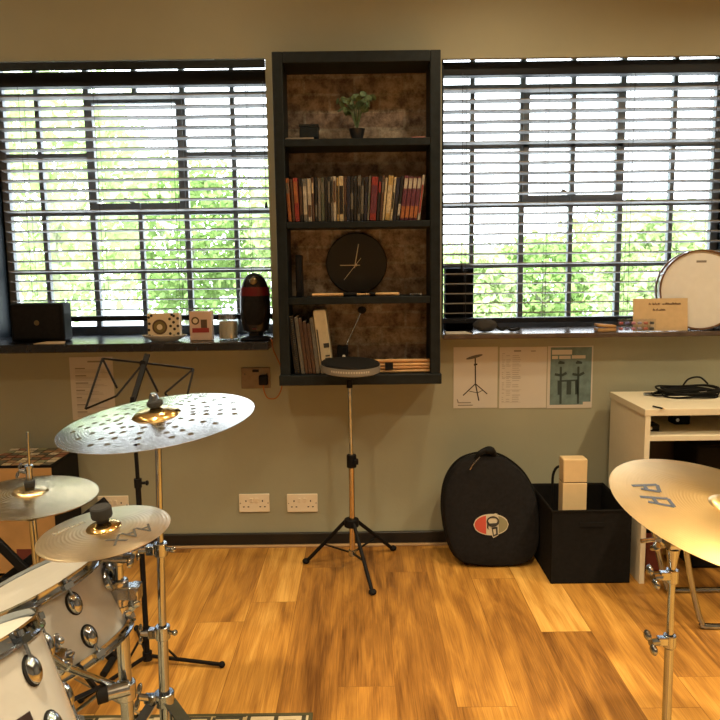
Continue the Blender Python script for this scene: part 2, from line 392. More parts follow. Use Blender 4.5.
# windows
YW = 0.26
def window(i, vs, hs, yb, casemid, rowbar, extra):
    x0, x1 = WX[i]; z0, z1 = ZS[i], ZT[i]
    ym = 215
    f = MB(); d0, d1 = YW, YW + 0.035
    def vbar(x, za, zb, w): f.box((x - w / 2, d0, za), (x + w / 2, d1, zb))
    def hbar(z, xa, xb, w): f.box((xa, d0 + 0.001, z - w / 2), (xb, d1 - 0.001, z + w / 2))
    vx = [X(p, ym, YW) for p in vs]; pm = (vs[0] + vs[-1]) / 2
    hz = [Z(pm, p, YW) for p in hs]
    vbar(X(extra, ym, YW), z0, z1, 0.045); vbar(x0 + 0.015, z0, z1, 0.03); vbar(x1 - 0.015, z0, z1, 0.03)
    hbar(z0 + 0.02, x0, x1, 0.045); hbar(z1 - 0.012, x0, x1, 0.024); 
    for k, x in enumerate(vx):
        if k in (1, 3): vbar(x, z0, z1, 0.026)
        elif k == 2: vbar(x, z0, hz[2], 0.022); vbar(x, hz[0], z1, 0.022)
        else: vbar(x, z0, z1, 0.022)
    hbar(hz[0], x0, x1, 0.026)
    hbar(hz[1], x0, vx[1], 0.022); hbar(hz[1], vx[3], x1, 0.022)
    hbar(hz[2], x0, x1, 0.03); hbar(hz[3], x0, x1, 0.024)
    win = struct('window_%d' % i, f, M_steel, bevel=0.003)
    c = MB(); a, b = vx[1], vx[3]; za, zb2 = hz[2] + 0.012, hz[0] - 0.010; t = 0.03; e0, e1 = YW - 0.012, YW + 0.022
    c.box((a, e0, za), (a + t, e1, zb2)); c.box((b - t, e0, za), (b, e1, zb2))
    c.box((a + t, e0, za), (b - t, e1, za + t)); c.box((a + t, e0, zb2 - t), (b - t, e1, zb2))
    if casemid: c.box((vx[2] - 0.011, e0, za), (vx[2] + 0.011, e1, zb2)); c.box((a, e0, hz[1] - 0.011), (b, e1, hz[1] + 0.011))
    cs = struct('casement', c, M_steel, win, bevel=0.002)
    h = MB().box((vx[2] - 0.012, e0 - 0.02, za - 0.004), (vx[2] + 0.012, e0, za + 0.03)); h.bar((vx[2], e0 - 0.018, za + 0.02), (vx[2] - 0.06, e0 - 0.03, za + 0.05), 0.012, 0.01)
    struct('handle', h, M_steel, cs)
    g = MB().add([(x0, YW + 0.018, z0), (x1, YW + 0.018, z0), (x1, YW + 0.018, z1), (x0, YW + 0.018, z1)], [(0, 1, 2, 3)])
    struct('pane', g, M_glass, win, smooth=0, fix=False)
window(1, (43.5, 92.4, 140, 186.7, 235.6), (95, 154.7, 212, 271), 320, False, False, 6)
window(2, (472, 521.6, 571, 620, 671), (86, 145.4, 203.5, 264.6), 320, True, True, 716)

# venetian blinds
YBL = 0.085
def blind(i, label, xa, xb, hy0, hy1, s0, pitch, pc, ybot, tassel):
    root = thing('venetian_blind', ((xa + xb) / 2, YBL, ZT[i]), label, 'blind', 'wooden venetian blinds')
    MB().box((xa, YBL - 0.03, Z(pc, hy1, YBL)), (xb, YBL + 0.03, Z(pc, hy0, YBL))).build('headrail', M_rail, root, bevel=0.003)
    sl = MB(); zz = Z(pc, s0, YBL); zend = Z(pc, ybot, YBL); k = 0
    tilt = Matrix.Rotation(R(-6), 4, 'X')
    cr = []
    while zz > zend + 0.03:
        sl.cbox(((xa + xb) / 2, YBL, zz), (xb - xa - 0.012, 0.05, 0.0042), 0, tilt); zz -= pitch
    sl.build('slats', M_slat, root, bevel=0)
    MB().box((xa + 0.006, YBL - 0.026, zend - 0.012), (xb - 0.006, YBL + 0.026, zend + 0.012)).build('bottom_rail', M_rail, root, bevel=0.003)
    zt = Z(pc, hy1, YBL)
    for q in (0.09, 0.36, 0.64, 0.91):
        x = xa + (xb - xa) * q; c = MB()
        for y in (YBL - 0.027, YBL + 0.027): c.cyl((x, y, zend), (x, y, zt), 0.0011, n=6)
        c.build('ladder_cord', M_cordm, root)
    x = X(tassel[0], tassel[1], YBL - 0.04)
    c = MB().cyl((x, YBL - 0.034, Z(tassel[0], tassel[1], YBL - 0.034)), (x, YBL - 0.034, zt + 0.01), 0.0013, n=6)
    pc_ = c.build('pull_cord', M_cordm, root)
    zz = Z(tassel[0], tassel[1], YBL - 0.034)
    MB().lathe([(0.0015, 0.03), (0.005, 0.024), (0.008, 0.004), (0.006, 0)], Matrix.Translation((x, YBL - 0.034, zz - 0.028)), 12).build('tassel', M_rail, pc_)
blind(1, 'dark slatted venetian blind over the window left of the bookcase', X(4, 200, YBL), WX[1][1] + 0.015, 72.5, 87, 97, 0.0465, 135, 318, (266, 202))
blind(2, 'dark slatted venetian blind over the window right of the bookcase', WX[2][0] - 0.004, WX[2][1] - 0.03, 62, 75.5, 89.5, 0.0465, 580, 319, (462, 265))

# outdoors
struct('ground', MB().box((-60, 0.9, -0.4), (60, 120, -0.3)), mat('pale paving', (0.55, 0.56, 0.55), 0.9, noise=0.1, nscale=0.5), smooth=0)
def tree(x, y, zc, rx, rz, n, sz, m, label, ztrunk=-0.3):
    root = thing('leafy_tree', (x, y, ztrunk), label, 'tree', 'trees outside the windows')
    rr = random.Random(int(x * 100 + y * 7)); f = MB()
    for _ in range(n):
        th = rr.uniform(0, 2 * PI); ph = math.acos(rr.uniform(-1, 1)); q = rr.uniform(0.45, 1.0) ** 0.6 * rr.uniform(0.8, 1.12)
        p = Vector((x + rx * q * math.sin(ph) * math.cos(th), y + rx * 0.8 * q * math.sin(ph) * math.sin(th), zc + rz * q * math.cos(ph)))
        E = Euler((rr.uniform(0, 6), rr.uniform(0, 6), rr.uniform(0, 6))).to_matrix(); s = sz * rr.uniform(0.6, 1.3)
        pts = [p + E @ Vector(v) for v in ((0, -s, 0), (s * 0.55, -s * 0.2, s * 0.12), (s * 0.45, s * 0.5, 0), (0, s, -s * 0.1), (-s * 0.45, s * 0.5, 0), (-s * 0.55, -s * 0.2, s * 0.12))]
        f.add(pts, [(0, 1, 2, 3, 4, 5)])
    f.build('foliage', m, root, smooth=0, fix=False)
    t = MB().tube([(x, y, ztrunk), (x + 0.05, y, (zc + ztrunk) / 2), (x, y, zc + rz * 0.3)], [0.14, 0.1, 0.04], 8)
    for q in range(5):
        a = q * 1.3; t.tube([(x, y, zc - rz * 0.45), (x + rx * 0.55 * math.cos(a), y + rx * 0.4 * math.sin(a), zc + rz * 0.25)], [0.05, 0.015], 6)
    t.build('trunk', M_bark, root)
TR = [(-5.2, 9.0, 2.6, 1.9, 2.3, 1500, M_green2, 'pale green tree outside, at the far left of the left window'),
      (-3.95, 13.4, 2.0, 1.75, 2.0, 1500, M_green, 'low green tree outside, second from the left behind the left blind'),
      (-1.2, 12.5, 2.2, 1.35, 1.6, 1300, M_green2, 'tree outside behind the right half of the left blind'),
      (-2.1, 17.0, 1.5, 2.0, 1.6, 900, M_green, 'distant bushy tree outside the left window, behind the nearer trees'),
      (2.2, 12.0, 0.75, 1.3, 0.95, 1200, M_green2, 'low pale tree outside, left part of the right window'),
      (4.95, 16.0, 0.8, 1.8, 1.3, 1500, M_green, 'low green tree outside, middle of the right window'),
      (6.0, 11.5, 1.3, 1.35, 1.3, 1200, M_green2, 'tree outside behind the white-headed drum on the right sill'),
      (7.4, 17.0, 1.5, 2.1, 1.6, 800, M_green, 'distant tree outside at the right end of the right window'),
      (3.2, 18.5, 0.8, 2.3, 1.2, 800, M_green2, 'hazy distant tree outside, behind the middle of the right blind')]
for (x, y, zc, rx, rz, n, m, lb) in TR: tree(x, y, zc, rx, rz, int(n * 2.6), 0.10, m, lb)

# ------------------------------------------------------------------ bookcase
YF = -0.20
bx0, bx1 = X(276, 217, YF), X(440.5, 217, YF); bz0, bz1 = Z(360, 384.5, YF), Z(356, 50.5, YF)
T = 0.044
struct('wall_brick', MB().box((bx0 + 0.02, -0.006, bz0 + 0.02), (bx1 - 0.02, 0.02, bz1 - 0.03)), M_brick, smooth=0)
bk = thing('bookcase', ((bx0 + bx1) / 2, YF / 2, bz0), 'tall black open-fronted bookcase hung between the two windows', 'bookcase')
for (a, b) in ((bx0, bx0 + T), (bx1 - T, bx1)):
    MB().box((a, YF, bz0), (b, -0.006, bz1)).build('side_panel', M_black, bk, bevel=0.003)
MB().box((bx0 + T, YF, Z(356, 62, YF)), (bx1 - T, -0.006, bz1)).build('top_panel', M_black, bk, bevel=0.003)
MB().box((bx0 - 0.005, YF - 0.012, bz0), (bx1 + 0.005, -0.006, Z(360, 374.5, YF))).build('bottom_panel', M_black, bk, bevel=0.003)
SZ = []
for (ya, yb) in ((138, 145.5), (221, 227.5), (297, 304)):
    z1 = Z(357, ya, YF); SZ.append(z1)
    MB().box((bx0 + T, YF + 0.004, Z(357, yb, YF)), (bx1 - T, -0.006, z1)).build('shelf', M_black, bk, bevel=0.002)
SZ.append(Z(360, 374.5, YF))
# top shelf
YI = -0.12
def bxp(p0, p1, y, z0, h, dep): return (X(p0, 200, y), y, z0), (X(p1, 200, y), y + dep, z0 + h)
z = SZ[0] + 0.001
kx = X(351, 130, YI)
pl = thing('potted_plant', (kx + 0.02, YI, z), 'small grey-green plant in a black pot on the top shelf', 'plant')
px_ = X(357, 130, YI)
MB().lathe([(0.0, 0), (0.024, 0), (0.034, 0.045), (0.036, 0.05), (0.031, 0.05), (0.029, 0.042), (0, 0.042)], Matrix.Translation((px_, YI, z)), 20).build('pot', M_pot, pl)
st = MB(); lf = MB(); rr = random.Random(4)
for (tx, ty) in ((343, 108), (345, 101), (351, 98), (356, 96), (361, 97), (366, 96), (368, 104), (360, 108), (355, 104), (364, 111), (349, 104), (340, 103), (371, 100), (347, 112), (362, 102)):
    e = onY(tx, ty, YI + rr.uniform(-0.04, 0.04)); mid = Vector((px_, YI, z + 0.11)) * 0.6 + e * 0.4
    st.tube([(px_, YI, z + 0.045), mid, e], [0.0022, 0.0018, 0.001], 6)
    for q in range(3):
        c = e + Vector((rr.uniform(-.014, .014), rr.uniform(-.014, .014), rr.uniform(-.012, .012)))
        E = Euler((rr.uniform(0.7, 2.2), rr.uniform(-.6, .6), rr.uniform(0, 6))).to_matrix().to_4x4()
        lf.sphere(c, (0.017, 0.013, 0.0018), 10, 6, E)
st.build('stem', M_leaf, pl); lf.build('leaves', M_leaf, pl)
a, b = bxp(301, 319.5, -0.14, z + 0.012, 0.058, 0.08)
bb = thing('black_box', ((a[0] + b[0]) / 2, -0.1, z + 0.012), 'small black box on a flat booklet, left end of the top shelf', 'box')
MB().box(a, (b[0], b[1], b[2] - 0.012)).build('body', M_black, bb, bevel=0.003)
MB().box((a[0] - 0.002, a[1] - 0.002, b[2] - 0.012), (b[0] + 0.002, b[1] + 0.002, b[2])).build('lid', M_black, bb, bevel=0.003)
a, b = bxp(283.5, 315, -0.16, z, 0.011, 0.12)
tag(MB().box((max(a[0], bx0 + T + 0.002), a[1], a[2]), b).build('booklet', mat('grey cover', (0.30, 0.25, 0.2), 0.6), bevel=0.001), 'thin grey booklet lying under the black box on the top shelf', 'booklet')
a, b = bxp(412, 426, -0.16, z, 0.009, 0.1)
tag(MB().box(a, (min(b[0], bx1 - T - 0.002), b[1], b[2])).build('notepad', mat('dull pink cover', (0.42, 0.17, 0.14), 0.6), bevel=0.001), 'thin dull pink pad lying at the right end of the top shelf', 'notepad')

# ---- row of cases and books on the second shelf
BC = {'k': (0.012, 0.012, 0.014), 'n': (0.02, 0.022, 0.045), 'g': (0.16, 0.15, 0.13), 'w': (0.50, 0.46, 0.38), 'r': (0.30, 0.035, 0.03), 'o': (0.40, 0.14, 0.05),
      'y': (0.50, 0.34, 0.12), 'c': (0.60, 0.50, 0.32), 'p': (0.13, 0.03, 0.055), 'e': (0.09, 0.11, 0.08), 'b': (0.10, 0.05, 0.03)}
CN = {'k': 'black', 'n': 'navy', 'g': 'grey', 'w': 'off-white', 'r': 'red', 'o': 'orange', 'y': 'golden tan', 'c': 'cream', 'p': 'maroon', 'e': 'grey-green', 'b': 'brown'}
row = [(288, 3.5, 'o', 'g', -3.2), (292.5, 2.4, 'b', None, -3), (295, 4.6, 'r', 'o', -2.4), (300, 3.2, 'k', 'b', -1.5), (303.5, 4.2, 'g', 'w', -1), (308, 3.8, 'w', 'b', -.8), (312, 2.6, 'b', 'c', -.6), (315, 2.6, 'k', 'g', 0), (318, 3.0, 'g', None, 0),
       (321.2, 3.4, 'e', 'g', 0), (324.8, 2.8, 'k', None, 0), (327.8, 2.8, 'k', 'g', 0), (330.8, 2.2, 'g', 'k', 0), (333.2, 3.2, 'w', 'b', 0), (336.8, 2.2, 'y', 'k', 0), (339.2, 4.6, 'c', 'k', 0), (344, 2.6, 'b', 'k', 0), (346.8, 3.2, 'n', None, .6),
       (350.2, 3.2, 'k', 'g', .8), (353.6, 3.2, 'k', None, 1.2), (357, 3, 'g', 'k', 1.8), (360.2, 3.2, 'k', 'g', 2.2), (363.6, 3.0, 'n', 'k', 2.8), (366.8, 2.2, 'g', 'e', 3.4), (369.3, 6.4, 'r', 'p', 4), (376, 3.0, 'k', 'r', 4.6), (379.2, 2.6, 'b', 'g', 5),
       (382, 2.2, 'c', None, 5.4), (384.6, 5.2, 'y', 'c', 5.8), (390, 2.2, 'c', 'k', 6.2), (392.5, 3.6, 'n', 'k', 6.4), (396.4, 3.0, 'k', 'w', 6.6), (399.8, 4.2, 'p', 'w', 6.8), (404.2, 4.2, 'p', 'w', 7), (408.6, 4.2, 'p', 'w', 7), (413, 4.0, 'p', 'w', 7), (417.4, 2.6, 'w', 'r', 7)]
ORD = 'first second third fourth fifth sixth seventh eighth ninth tenth eleventh twelfth thirteenth fourteenth fifteenth sixteenth seventeenth eighteenth nineteenth twentieth'.split()
BC = {k_: tuple(q_ * .72 for q_ in v_) for k_, v_ in BC.items()}
def ordn(k): return ORD[k] if k < 20 else 'twenty-' + ORD[k - 20] if k < 29 else 'thirtieth' if k == 29 else 'thirty-' + ORD[k - 30]
YBk = -0.175; zs = SZ[1] + 0.002
for k, (pxl, wd, c1, c2, lean) in enumerate(row):
    x0 = X(pxl, 200, YBk); x1 = X(pxl + wd - 0.25, 200, YBk); hgt = (0.188 + random.uniform(-0.006, 0.006))
    name = 'disc_case' if wd < 3.9 else 'paperback_book'
    ln = -1.0 if lean < 0 else 1.0
    piv = Vector((x0 if lean < 0 else x1, YBk, zs)); Mx = Matrix.Translation(piv) @ Matrix.Rotation(R(lean), 4, 'Y')
    lx0, lx1 = (0, x1 - x0) if lean < 0 else (x0 - x1, 0)
    d = 0.13 + random.uniform(-0.004, 0.004)
    end = k + 1 if k < 19 else len(row) - k
    lb = '%s spine on the second shelf, %s from the %s end of the row' % (CN[c1], ORD[end - 1], 'left' if k < 19 else 'right')
    r = bpy.data.objects.new(name, None); COL.objects.link(r); r.matrix_world = Mx; r['_o'] = (0, 0, 0); r.empty_display_size = .02
    tag(r, lb, 'book' if name == 'paperback_book' else 'disc case', 'cases and books on the second shelf')
    mm = mat('spine ' + CN[c1], BC[c1], 0.45, noise=0.35, nscale=70)
    MB().box((lx0, 0, 0), (lx1, d, hgt)).build('cover', mm, r, bevel=0.0012)
    if c2:
        z0, z1 = random.choice(((0.12, 0.165), (0.02, 0.07), (0.05, 0.12), (0.03, 0.15), (0.08, 0.17)))
        if c1 == 'p': z0, z1 = 0.135, 0.178
        MB().box((lx0 + 0.0015, -0.0012, z0), (lx1 - 0.0015, 0.001, z1)).build('spine_label', mat('spine ' + CN[c2], BC[c2], 0.45, noise=0.35, nscale=70), r)
    if c1 == 'p':
        MB().box((lx0 + 0.0015, -0.0012, 0.01), (lx1 - 0.0015, 0.001, 0.06)).build('spine_label', mat('spine orange', BC['o'], 0.45), r)

# ---- third shelf: clock, drumsticks, dark speaker
z = SZ[2] + 0.001
cc = onY(356.5, 263.5, -0.035); rad = abs(X(387, 263, -0.035) - X(326, 263, -0.035)) / 2
ck = thing('wall_clock', (cc.x, -0.03, cc.z - rad), 'round black wall clock with pale hands on the brick of the third shelf', 'clock')
MC = Matrix.Translation((cc.x, -0.012, cc.z)) @ Matrix.Rotation(R(90), 4, 'X')
MB().lathe([(0, -0.004), (rad, -0.004), (rad, 0.014), (rad - 0.004, 0.018), (0, 0.018)], MC, 48).build('face', mat('black clock face', (0.006, 0.007, 0.008), 0.5), ck)
M_hand = mat('pale brass', (0.65, 0.60, 0.45), 0.35)
yh = -0.033
for nm, p, q, wv in (('minute_hand', (354.5, 268), (358.5, 244), 0.004), ('hour_hand', (360, 265.2), (340, 265.4), 0.004), ('second_hand', (361, 258), (344, 280), 0.0022)):
    pa, pb = onY(*p, yh), onY(*q, yh)
    MB().bar(pa, pb, wv, 0.0012).build(nm, M_hand, ck); yh -= 0.002
MB().lathe([(0, 0), (0.006, 0), (0.006, 0.008), (0, 0.008)], Matrix.Translation((onY(356, 265, -0.03).x, -0.031, onY(356, 265, -0.03).z)) @ Matrix.Rotation(R(90), 4, 'X'), 16).build('hub', M_hand, ck)
a, b = bxp(289.5, 297, -0.15, z, 0.185, 0.11)
sp = thing('small_speaker', ((a[0] + b[0]) / 2, -0.1, z), 'narrow black speaker standing at the left end of the third shelf', 'speaker')
MB().box((max(a[0], bx0 + T + 0.03), a[1], a[2]), (b[0] + 0.012, b[1], b[2])).build('body', M_blackm, sp, bevel=0.004)
MB().box((max(a[0], bx0 + T + 0.03) + 0.005, a[1] - 0.003, a[2] + 0.02), (b[0] + 0.007, a[1], b[2] - 0.01)).build('grille', M_fabric, sp, bevel=0.002)
def stick(p, q, r, name, label, grip=None, group=None, mst=None):
    p, q = Vector(p), Vector(q); L = (q - p).length
    t = thing(name, (p + q) / 2 - Vector((0, 0, r)), label, 'drumstick', group)
    n_ = lambda u: p.lerp(q, u)
    MB().tube([n_(0), n_(0.004), n_(0.55), n_(0.86), n_(0.95)], [r * .7, r, r, r * .62, r * .42], 12).build('shaft', mst or M_stick, t)
    MB().sphere(n_(0.97), (r * .62,) * 3, 12, 8).build('tip', mst or M_stick, t)
    if grip: MB().tube([n_(grip[0]), n_(grip[1])], r * 1.25, 12).build('grip', M_rubber, t)
    return t
zz = z + 0.009
stick((X(312, 294, -0.17), -0.17, zz), (X(368, 294, -0.17), -0.165, zz), 0.0075, 'drumstick', 'pale drumstick with dark grip, left of the pair on the third shelf', (0.56, 0.80), 'drumsticks on the third shelf')
stick((X(399, 294, -0.16), -0.17, zz), (X(366, 294, -0.17), -0.140, zz), 0.0075, 'drumstick', 'pale drumstick with dark tip end, right of the pair on the third shelf', (0.70, 0.88), 'drumsticks on the third shelf')
k = thing('drum_key', (X(417, 293, -0.16), -0.16, z), 'small metal drum key at the right end of the third shelf', 'drum key')
kx = X(417, 293, -0.16)
MB().cyl((kx - 0.03, -0.16, z + 0.006), (kx + 0.012, -0.16, z + 0.008), 0.005, n=10).build('shank', M_chromed, k)
MB().cyl((kx + 0.014, -0.185, z + 0.008), (kx + 0.014, -0.135, z + 0.008), 0.0055, n=10).build('handle', M_chromed, k)

# ---- bottom shelf: notebooks, sticks, beater, black speaker
z = SZ[3] + 0.001
def book(name, xa, xb, y, d, h, lean, m, label, cat='book', grp='music books on the bottom shelf'):
    r = bpy.data.objects.new(name, None); COL.objects.link(r)
    r.matrix_world = Matrix.Translation((xa, y, z)) @ Matrix.Rotation(R(lean), 4, 'Y'); r['_o'] = (0, 0, 0)
    tag(r, label, cat, grp)
    w_ = xb - xa
    return r, w_
M_pages = mat('page edges', (0.55, 0.50, 0.40), 0.8, noise=0.2, nscale=300)
NB = [('spiral_notebook', 293.5, 299, 0.258, 'k', 'black wire-bound notebook, first from the left on the bottom shelf', 'notebook'),
      ('music_book', 300, 303.5, 0.255, 'g', 'grey spined music book leaning right beside the wire-bound notebook', 'book'),
      ('music_book', 304, 307, 0.25, 'b', 'thin brown music book, third from the left on the bottom shelf', 'book'),
      ('music_book', 307.5, 311, 0.235, 'b', 'shorter brown music book, fourth from the left on the bottom shelf', 'book'),
      ('music_book', 311.5, 314.5, 0.225, 'b', 'thin dark brown music book, fifth from the left on the bottom shelf', 'book'),
      ('music_book', 315, 319, 0.25, 'g', 'grey music book just left of the thick pale folder, bottom shelf', 'book')]
for (nm, p0, p1, h, c, lb, ct) in NB:
    xa, xb = X(p0 + 1.5, 372, -0.17), X(p1 + 1.5, 372, -0.17)
    r, w_ = book(nm, xa, xb, -0.175, 0.16, h, -6.0, None, lb, ct)
    MB().box((0, 0, 0.001), (w_, 0.155, h)).build('cover', mat('spine ' + CN[c], BC[c], .45, noise=.35, nscale=70), r, bevel=0.001)
    MB().box((.002, 0.004, 0.004), (w_ - 0.002, 0.153, h + 0.001)).build('pages', M_pages, r)
    if nm == 'spiral_notebook':
        sp_ = MB()
        for q in range(26): sp_.tube([Vector((w_ / 2 + 0.011 * math.cos(u * PI / 4), 0.003 + 0.009 * math.sin(u * PI / 4), 0.01 + q * 0.0094)) for u in range(8)], 0.0011, 6, True)
        sp_.build('wire_binding', M_chromed, r)
xa, xb = X(321, 372, -0.17), X(333.5, 372, -0.17)
r, w_ = book('ring_binder', xa, xb, -0.18, 0.17, 0.268, -6.2, None, 'thick cream folder with dark marks leaning right on the bottom shelf', 'folder')
MB().box((0, 0, 0.001), (w_, 0.165, 0.284)).build('cover', mat('cream folder', (0.50, 0.43, 0.29), 0.6, noise=0.1), r, bevel=0.004)
MB().box((.006, 0.004, 0.006), (w_ - 0.006, 0.163, 0.2855)).build('pages', M_pages, r)
lbm = MB()
for (u0, u1, v0, v1) in ((0.5, 0.95, 0.115, 0.135), (0.55, 0.9, 0.075, 0.082), (0.5, 0.95, 0.055, 0.07), (0.1, .2, 0.02, 0.2)): lbm.box((w_ * u0, -0.001, v0), (w_ * u1, 0.001, v1))
lbm.build('spine_label', M_ink, r)
# dark speaker with a white dot, behind the pad
a, b = bxp(334.5, 345.5, -0.11, z, 0.115, 0.085)
a = (X(334.5, 350, -0.11) + 0.012, a[1], a[2]); b = (X(345.5, 350, -0.11) + 0.01, b[1], b[2])
sp = thing('black_speaker', ((a[0] + b[0]) / 2, -0.08, z), 'small black boxy device with a white dot on the bottom shelf', 'speaker')
MB().box(a, b).build('body', M_blackm, sp, bevel=0.005)
MB().lathe([(0, 0), (0.007, 0), (0.005, 0.003), (0, 0.003)], Matrix.Translation(((a[0] + b[0]) / 2 + 0.006, a[1], z + 0.07)) @ Matrix.Rotation(R(90), 4, 'X'), 14).build('button', M_paper, sp)
# beater leaning on the brick
t = thing('drum_beater', onY(346, 330, -0.03), 'felt drum beater with pale shaft leaning on brick, bottom shelf', 'beater')
pa, pb = Vector((X(346, 326, -0.05), -0.075, z + 0.118)), onY(362, 310, -0.035)
MB().cyl(pa, pb, 0.003, n=8).build('shaft', M_chromed, t)
MB().sphere(pb, (0.02, 0.014, 0.017), 14, 10).build('beater_head', M_felt, t)
# pile of sticks
sy = [-0.165, -0.148, -0.13, -0.112]
n = 0
LB = ['front', 'second', 'third', 'back']
for lay in range(4):
    for q in range(4 if lay < 3 else 2):
        zz = z + 0.0078 + lay * 0.0148
        o_ = random.uniform(-0.014, 0.014) + lay * 0.012
        xr = X(433, 365, -0.15) - random.uniform(0, 0.008); xl = xr - 0.385
        lb = 'hickory drumstick in the %s layer of the bottom shelf pile, %s from the front' % (['lowest', 'second', 'third', 'top'][lay], ['first', 'second', 'third', 'fourth'][q])
        if (lay + q) % 2 == 0: stick((xr, sy[q], zz), (xl + 0.02, sy[q] + 0.004, zz), 0.0072, 'drumstick', lb, None, 'drumsticks piled on the bottom shelf')
        else: stick((xr, sy[q], zz), (xl + 0.03, sy[q] - 0.003, zz), 0.0070, 'drumstick', lb, None, 'drumsticks piled on the bottom shelf', mat('reddish hickory', (0.46, 0.24, 0.09), .45, noise=.15, nscale=30))
xb_ = X(389, 367, -0.17)
bnd = MB()
y0, y1, z0, z1 = -0.176, -0.10, z - 0.0, z + 0.062
prof = [(y0, z0 + .001), (y1, z0 + .001), (y1, z0 + 0.046), (y0, z0 + 0.046)]
for (i0, i1) in ((0, 1), (1, 2), (2, 3), (3, 0)): pass
bnd.box((xb_ - 0.018, y0 - 0.001, z0 + 0.014), (xb_ + 0.018, y0 + 0.0015, z0 + 0.046)); bnd.box((xb_ - 0.018, y0, z0 + 0.0445), (xb_ + 0.018, y1, z0 + 0.047))
tag(bnd.build('elastic_strap', M_rubber, bevel=0.0008), 'black strap around the drumstick pile on the bottom shelf', 'strap')

# ------------------------------------------------------------------ things on the left sill
z = ZS[1] + 0.001
a = (X(10, 320, -.08), -.08, z); b = (X(63.5, 320, -.08), 0.02, Z(40, 303.5, -.08))
sp = thing('speaker_box', ((a[0] + b[0]) / 2, -.03, z), 'black rectangular speaker at the left end of the left sill', 'speaker')
MB().box(a, b).build('cabinet', M_blackm, sp, bevel=0.012, seg=3)
MB().box((a[0] + 0.015, a[1] - 0.004, a[2] + 0.015), (b[0] - 0.015, a[1], b[2] - 0.015)).build('grille', M_fabric, sp, bevel=0.003)
MB().lathe([(0, 0), (0.012, 0), (0.01, 0.002), (0, 0.002)], Matrix.Translation(((a[0] + b[0]) / 2, a[1] - 0.004, (a[2] + b[2]) / 2)) @ Matrix.Rotation(R(90), 4, 'X'), 16).build('badge', mat('dull gold', (0.15, 0.11, 0.05), 0.4, 0.6), sp)
p = [onZ(33, 342.5, z), onZ(64.5, 341.5, z), onZ(65.5, 335.5, z), onZ(47, 336, z)]
for v in p: v.y = max(v.y, -0.028)
p = [(X(33, 342, -.18), -0.18, z), (X(64, 342, -.18), -0.18, z), (X(65, 336, -.09), -0.088, z), (X(46, 336, -.09), -0.088, z)]
tag(MB().prism(p, (0, 0, 0.003)).build('brown_envelope', M_kraft, smooth=0), 'brown paper envelope lying on the left sill in front of the speaker', 'envelope')
# a white tray holding a patterned box
tx = X(164.5, 333, -.09)
tr = thing('oval_tray', (tx, -.09, z), 'shallow white oval dish under the patterned box on the left sill', 'dish')
Mt = Matrix.Translation((tx, -.09, z)) @ Matrix.Diagonal((1, 0.5, 1, 1))
MB().lathe([(0, 0.002), (0.06, 0.0), (0.065, 0.003), (0.102, 0.024), (0.104, 0.026), (0.10, 0.027), (0.06, 0.009), (0, 0.008)], Mt, 40).build('bowl', mat('white glaze', (0.72, 0.70, 0.66), 0.25), tr)
a = (X(147.5, 325, -.11), -.11, z + 0.011); b = (X(179.5, 325, -.11), -.065, Z(164, 313.5, -.11))
M_cream = mat('cream card', (0.70, 0.60, 0.42), 0.6)
M_brown = mat('brown print', (0.10, 0.06, 0.035), 0.6); M_olive = mat('olive print', (0.18, 0.14, 0.05), 0.6)
bx = thing('patterned_box', ((a[0] + b[0]) / 2, -.09, a[2]), 'cream card box with round emblem and dark spots on the dish', 'box')
MB().box(a, b).build('carton', M_cream, bx, bevel=0.002)
d = MB(); cx_ = a[0] + (b[0] - a[0]) * 0.38; cz_ = (a[2] + b[2]) / 2 - 0.004; y_ = a[1]
MY = lambda x, z_: Matrix.Translation((x, y_, z_)) @ Matrix.Rotation(R(90), 4, 'X')
d.lathe([(0, 0), (0.034, 0), (0.034, 0.0012), (0, 0.0012)], MY(cx_, cz_), 28, 0)
d.lathe([(0, 0.001), (0.026, 0.001), (0.026, 0.0018), (0, 0.0018)], MY(cx_, cz_), 28, 1)
d.lathe([(0, 0.0015), (0.013, 0.0015), (0.013, 0.0024), (0, 0.0024)], MY(cx_, cz_), 20, 2)
rr = random.Random(2)
for (u, v) in ((.05, .12), (.04, .35), (.06, .6), (.05, .85), (.70, .2), (.72, .5), (.70, .78), (.82, .1), (.84, .38), (.82, .65), (.83, .9), (.95, .2), (.95, .5), (.95, .8), (.13, .92), (.14, .08), (.77, .95)):
    d.lathe([(0, 0), (0.0065, 0), (0.0065, 0.0012), (0, 0.0012)], MY(a[0] + (b[0] - a[0]) * u, a[2] + (b[2] - a[2]) * v), 10, 3)
d.build('printed_emblem', [M_brown, M_olive, M_cream, M_ink], bx)
# second small box
a = (X(189.5, 325, -.10), -.10, z); b = (X(211.5, 325, -.10), -.05, Z(200, 311.5, -.10))
bx = thing('small_carton', ((a[0] + b[0]) / 2, -.075, z), 'small pinkish box with a dark red band beside the candle', 'box')
MB().box(a, b).build('carton', mat('pinkish card', (0.62, 0.46, 0.36), 0.6), bx, bevel=0.002)
d = MB(); y_ = a[1]; w_ = b[0] - a[0]; h_ = b[2] - a[2]
d.box((a[0] + w_ * .12, y_ - 0.001, a[2] + h_ * .27), (a[0] + w_ * .88, y_ + .001, a[2] + h_ * .43), 0)
d.box((a[0] + w_ * .52, y_ - 0.001, a[2] + h_ * .43), (a[0] + w_ * .80, y_ + .001, a[2] + h_ * .72), 1)
d.lathe([(0, 0), (0.018, 0), (0.018, 0.001), (0, 0.001)], MY(a[0] + w_ * .27, a[2] + h_ * .68), 20, 1)
d.lathe([(0, 0.0008), (0.011, 0.0008), (0.011, 0.0018), (0, 0.0018)], MY(a[0] + w_ * .27, a[2] + h_ * .68), 20, 2)
d.build('printed_panel', [mat('dark red print', (0.30, 0.03, 0.03), .6), M_brown, M_cream], bx)
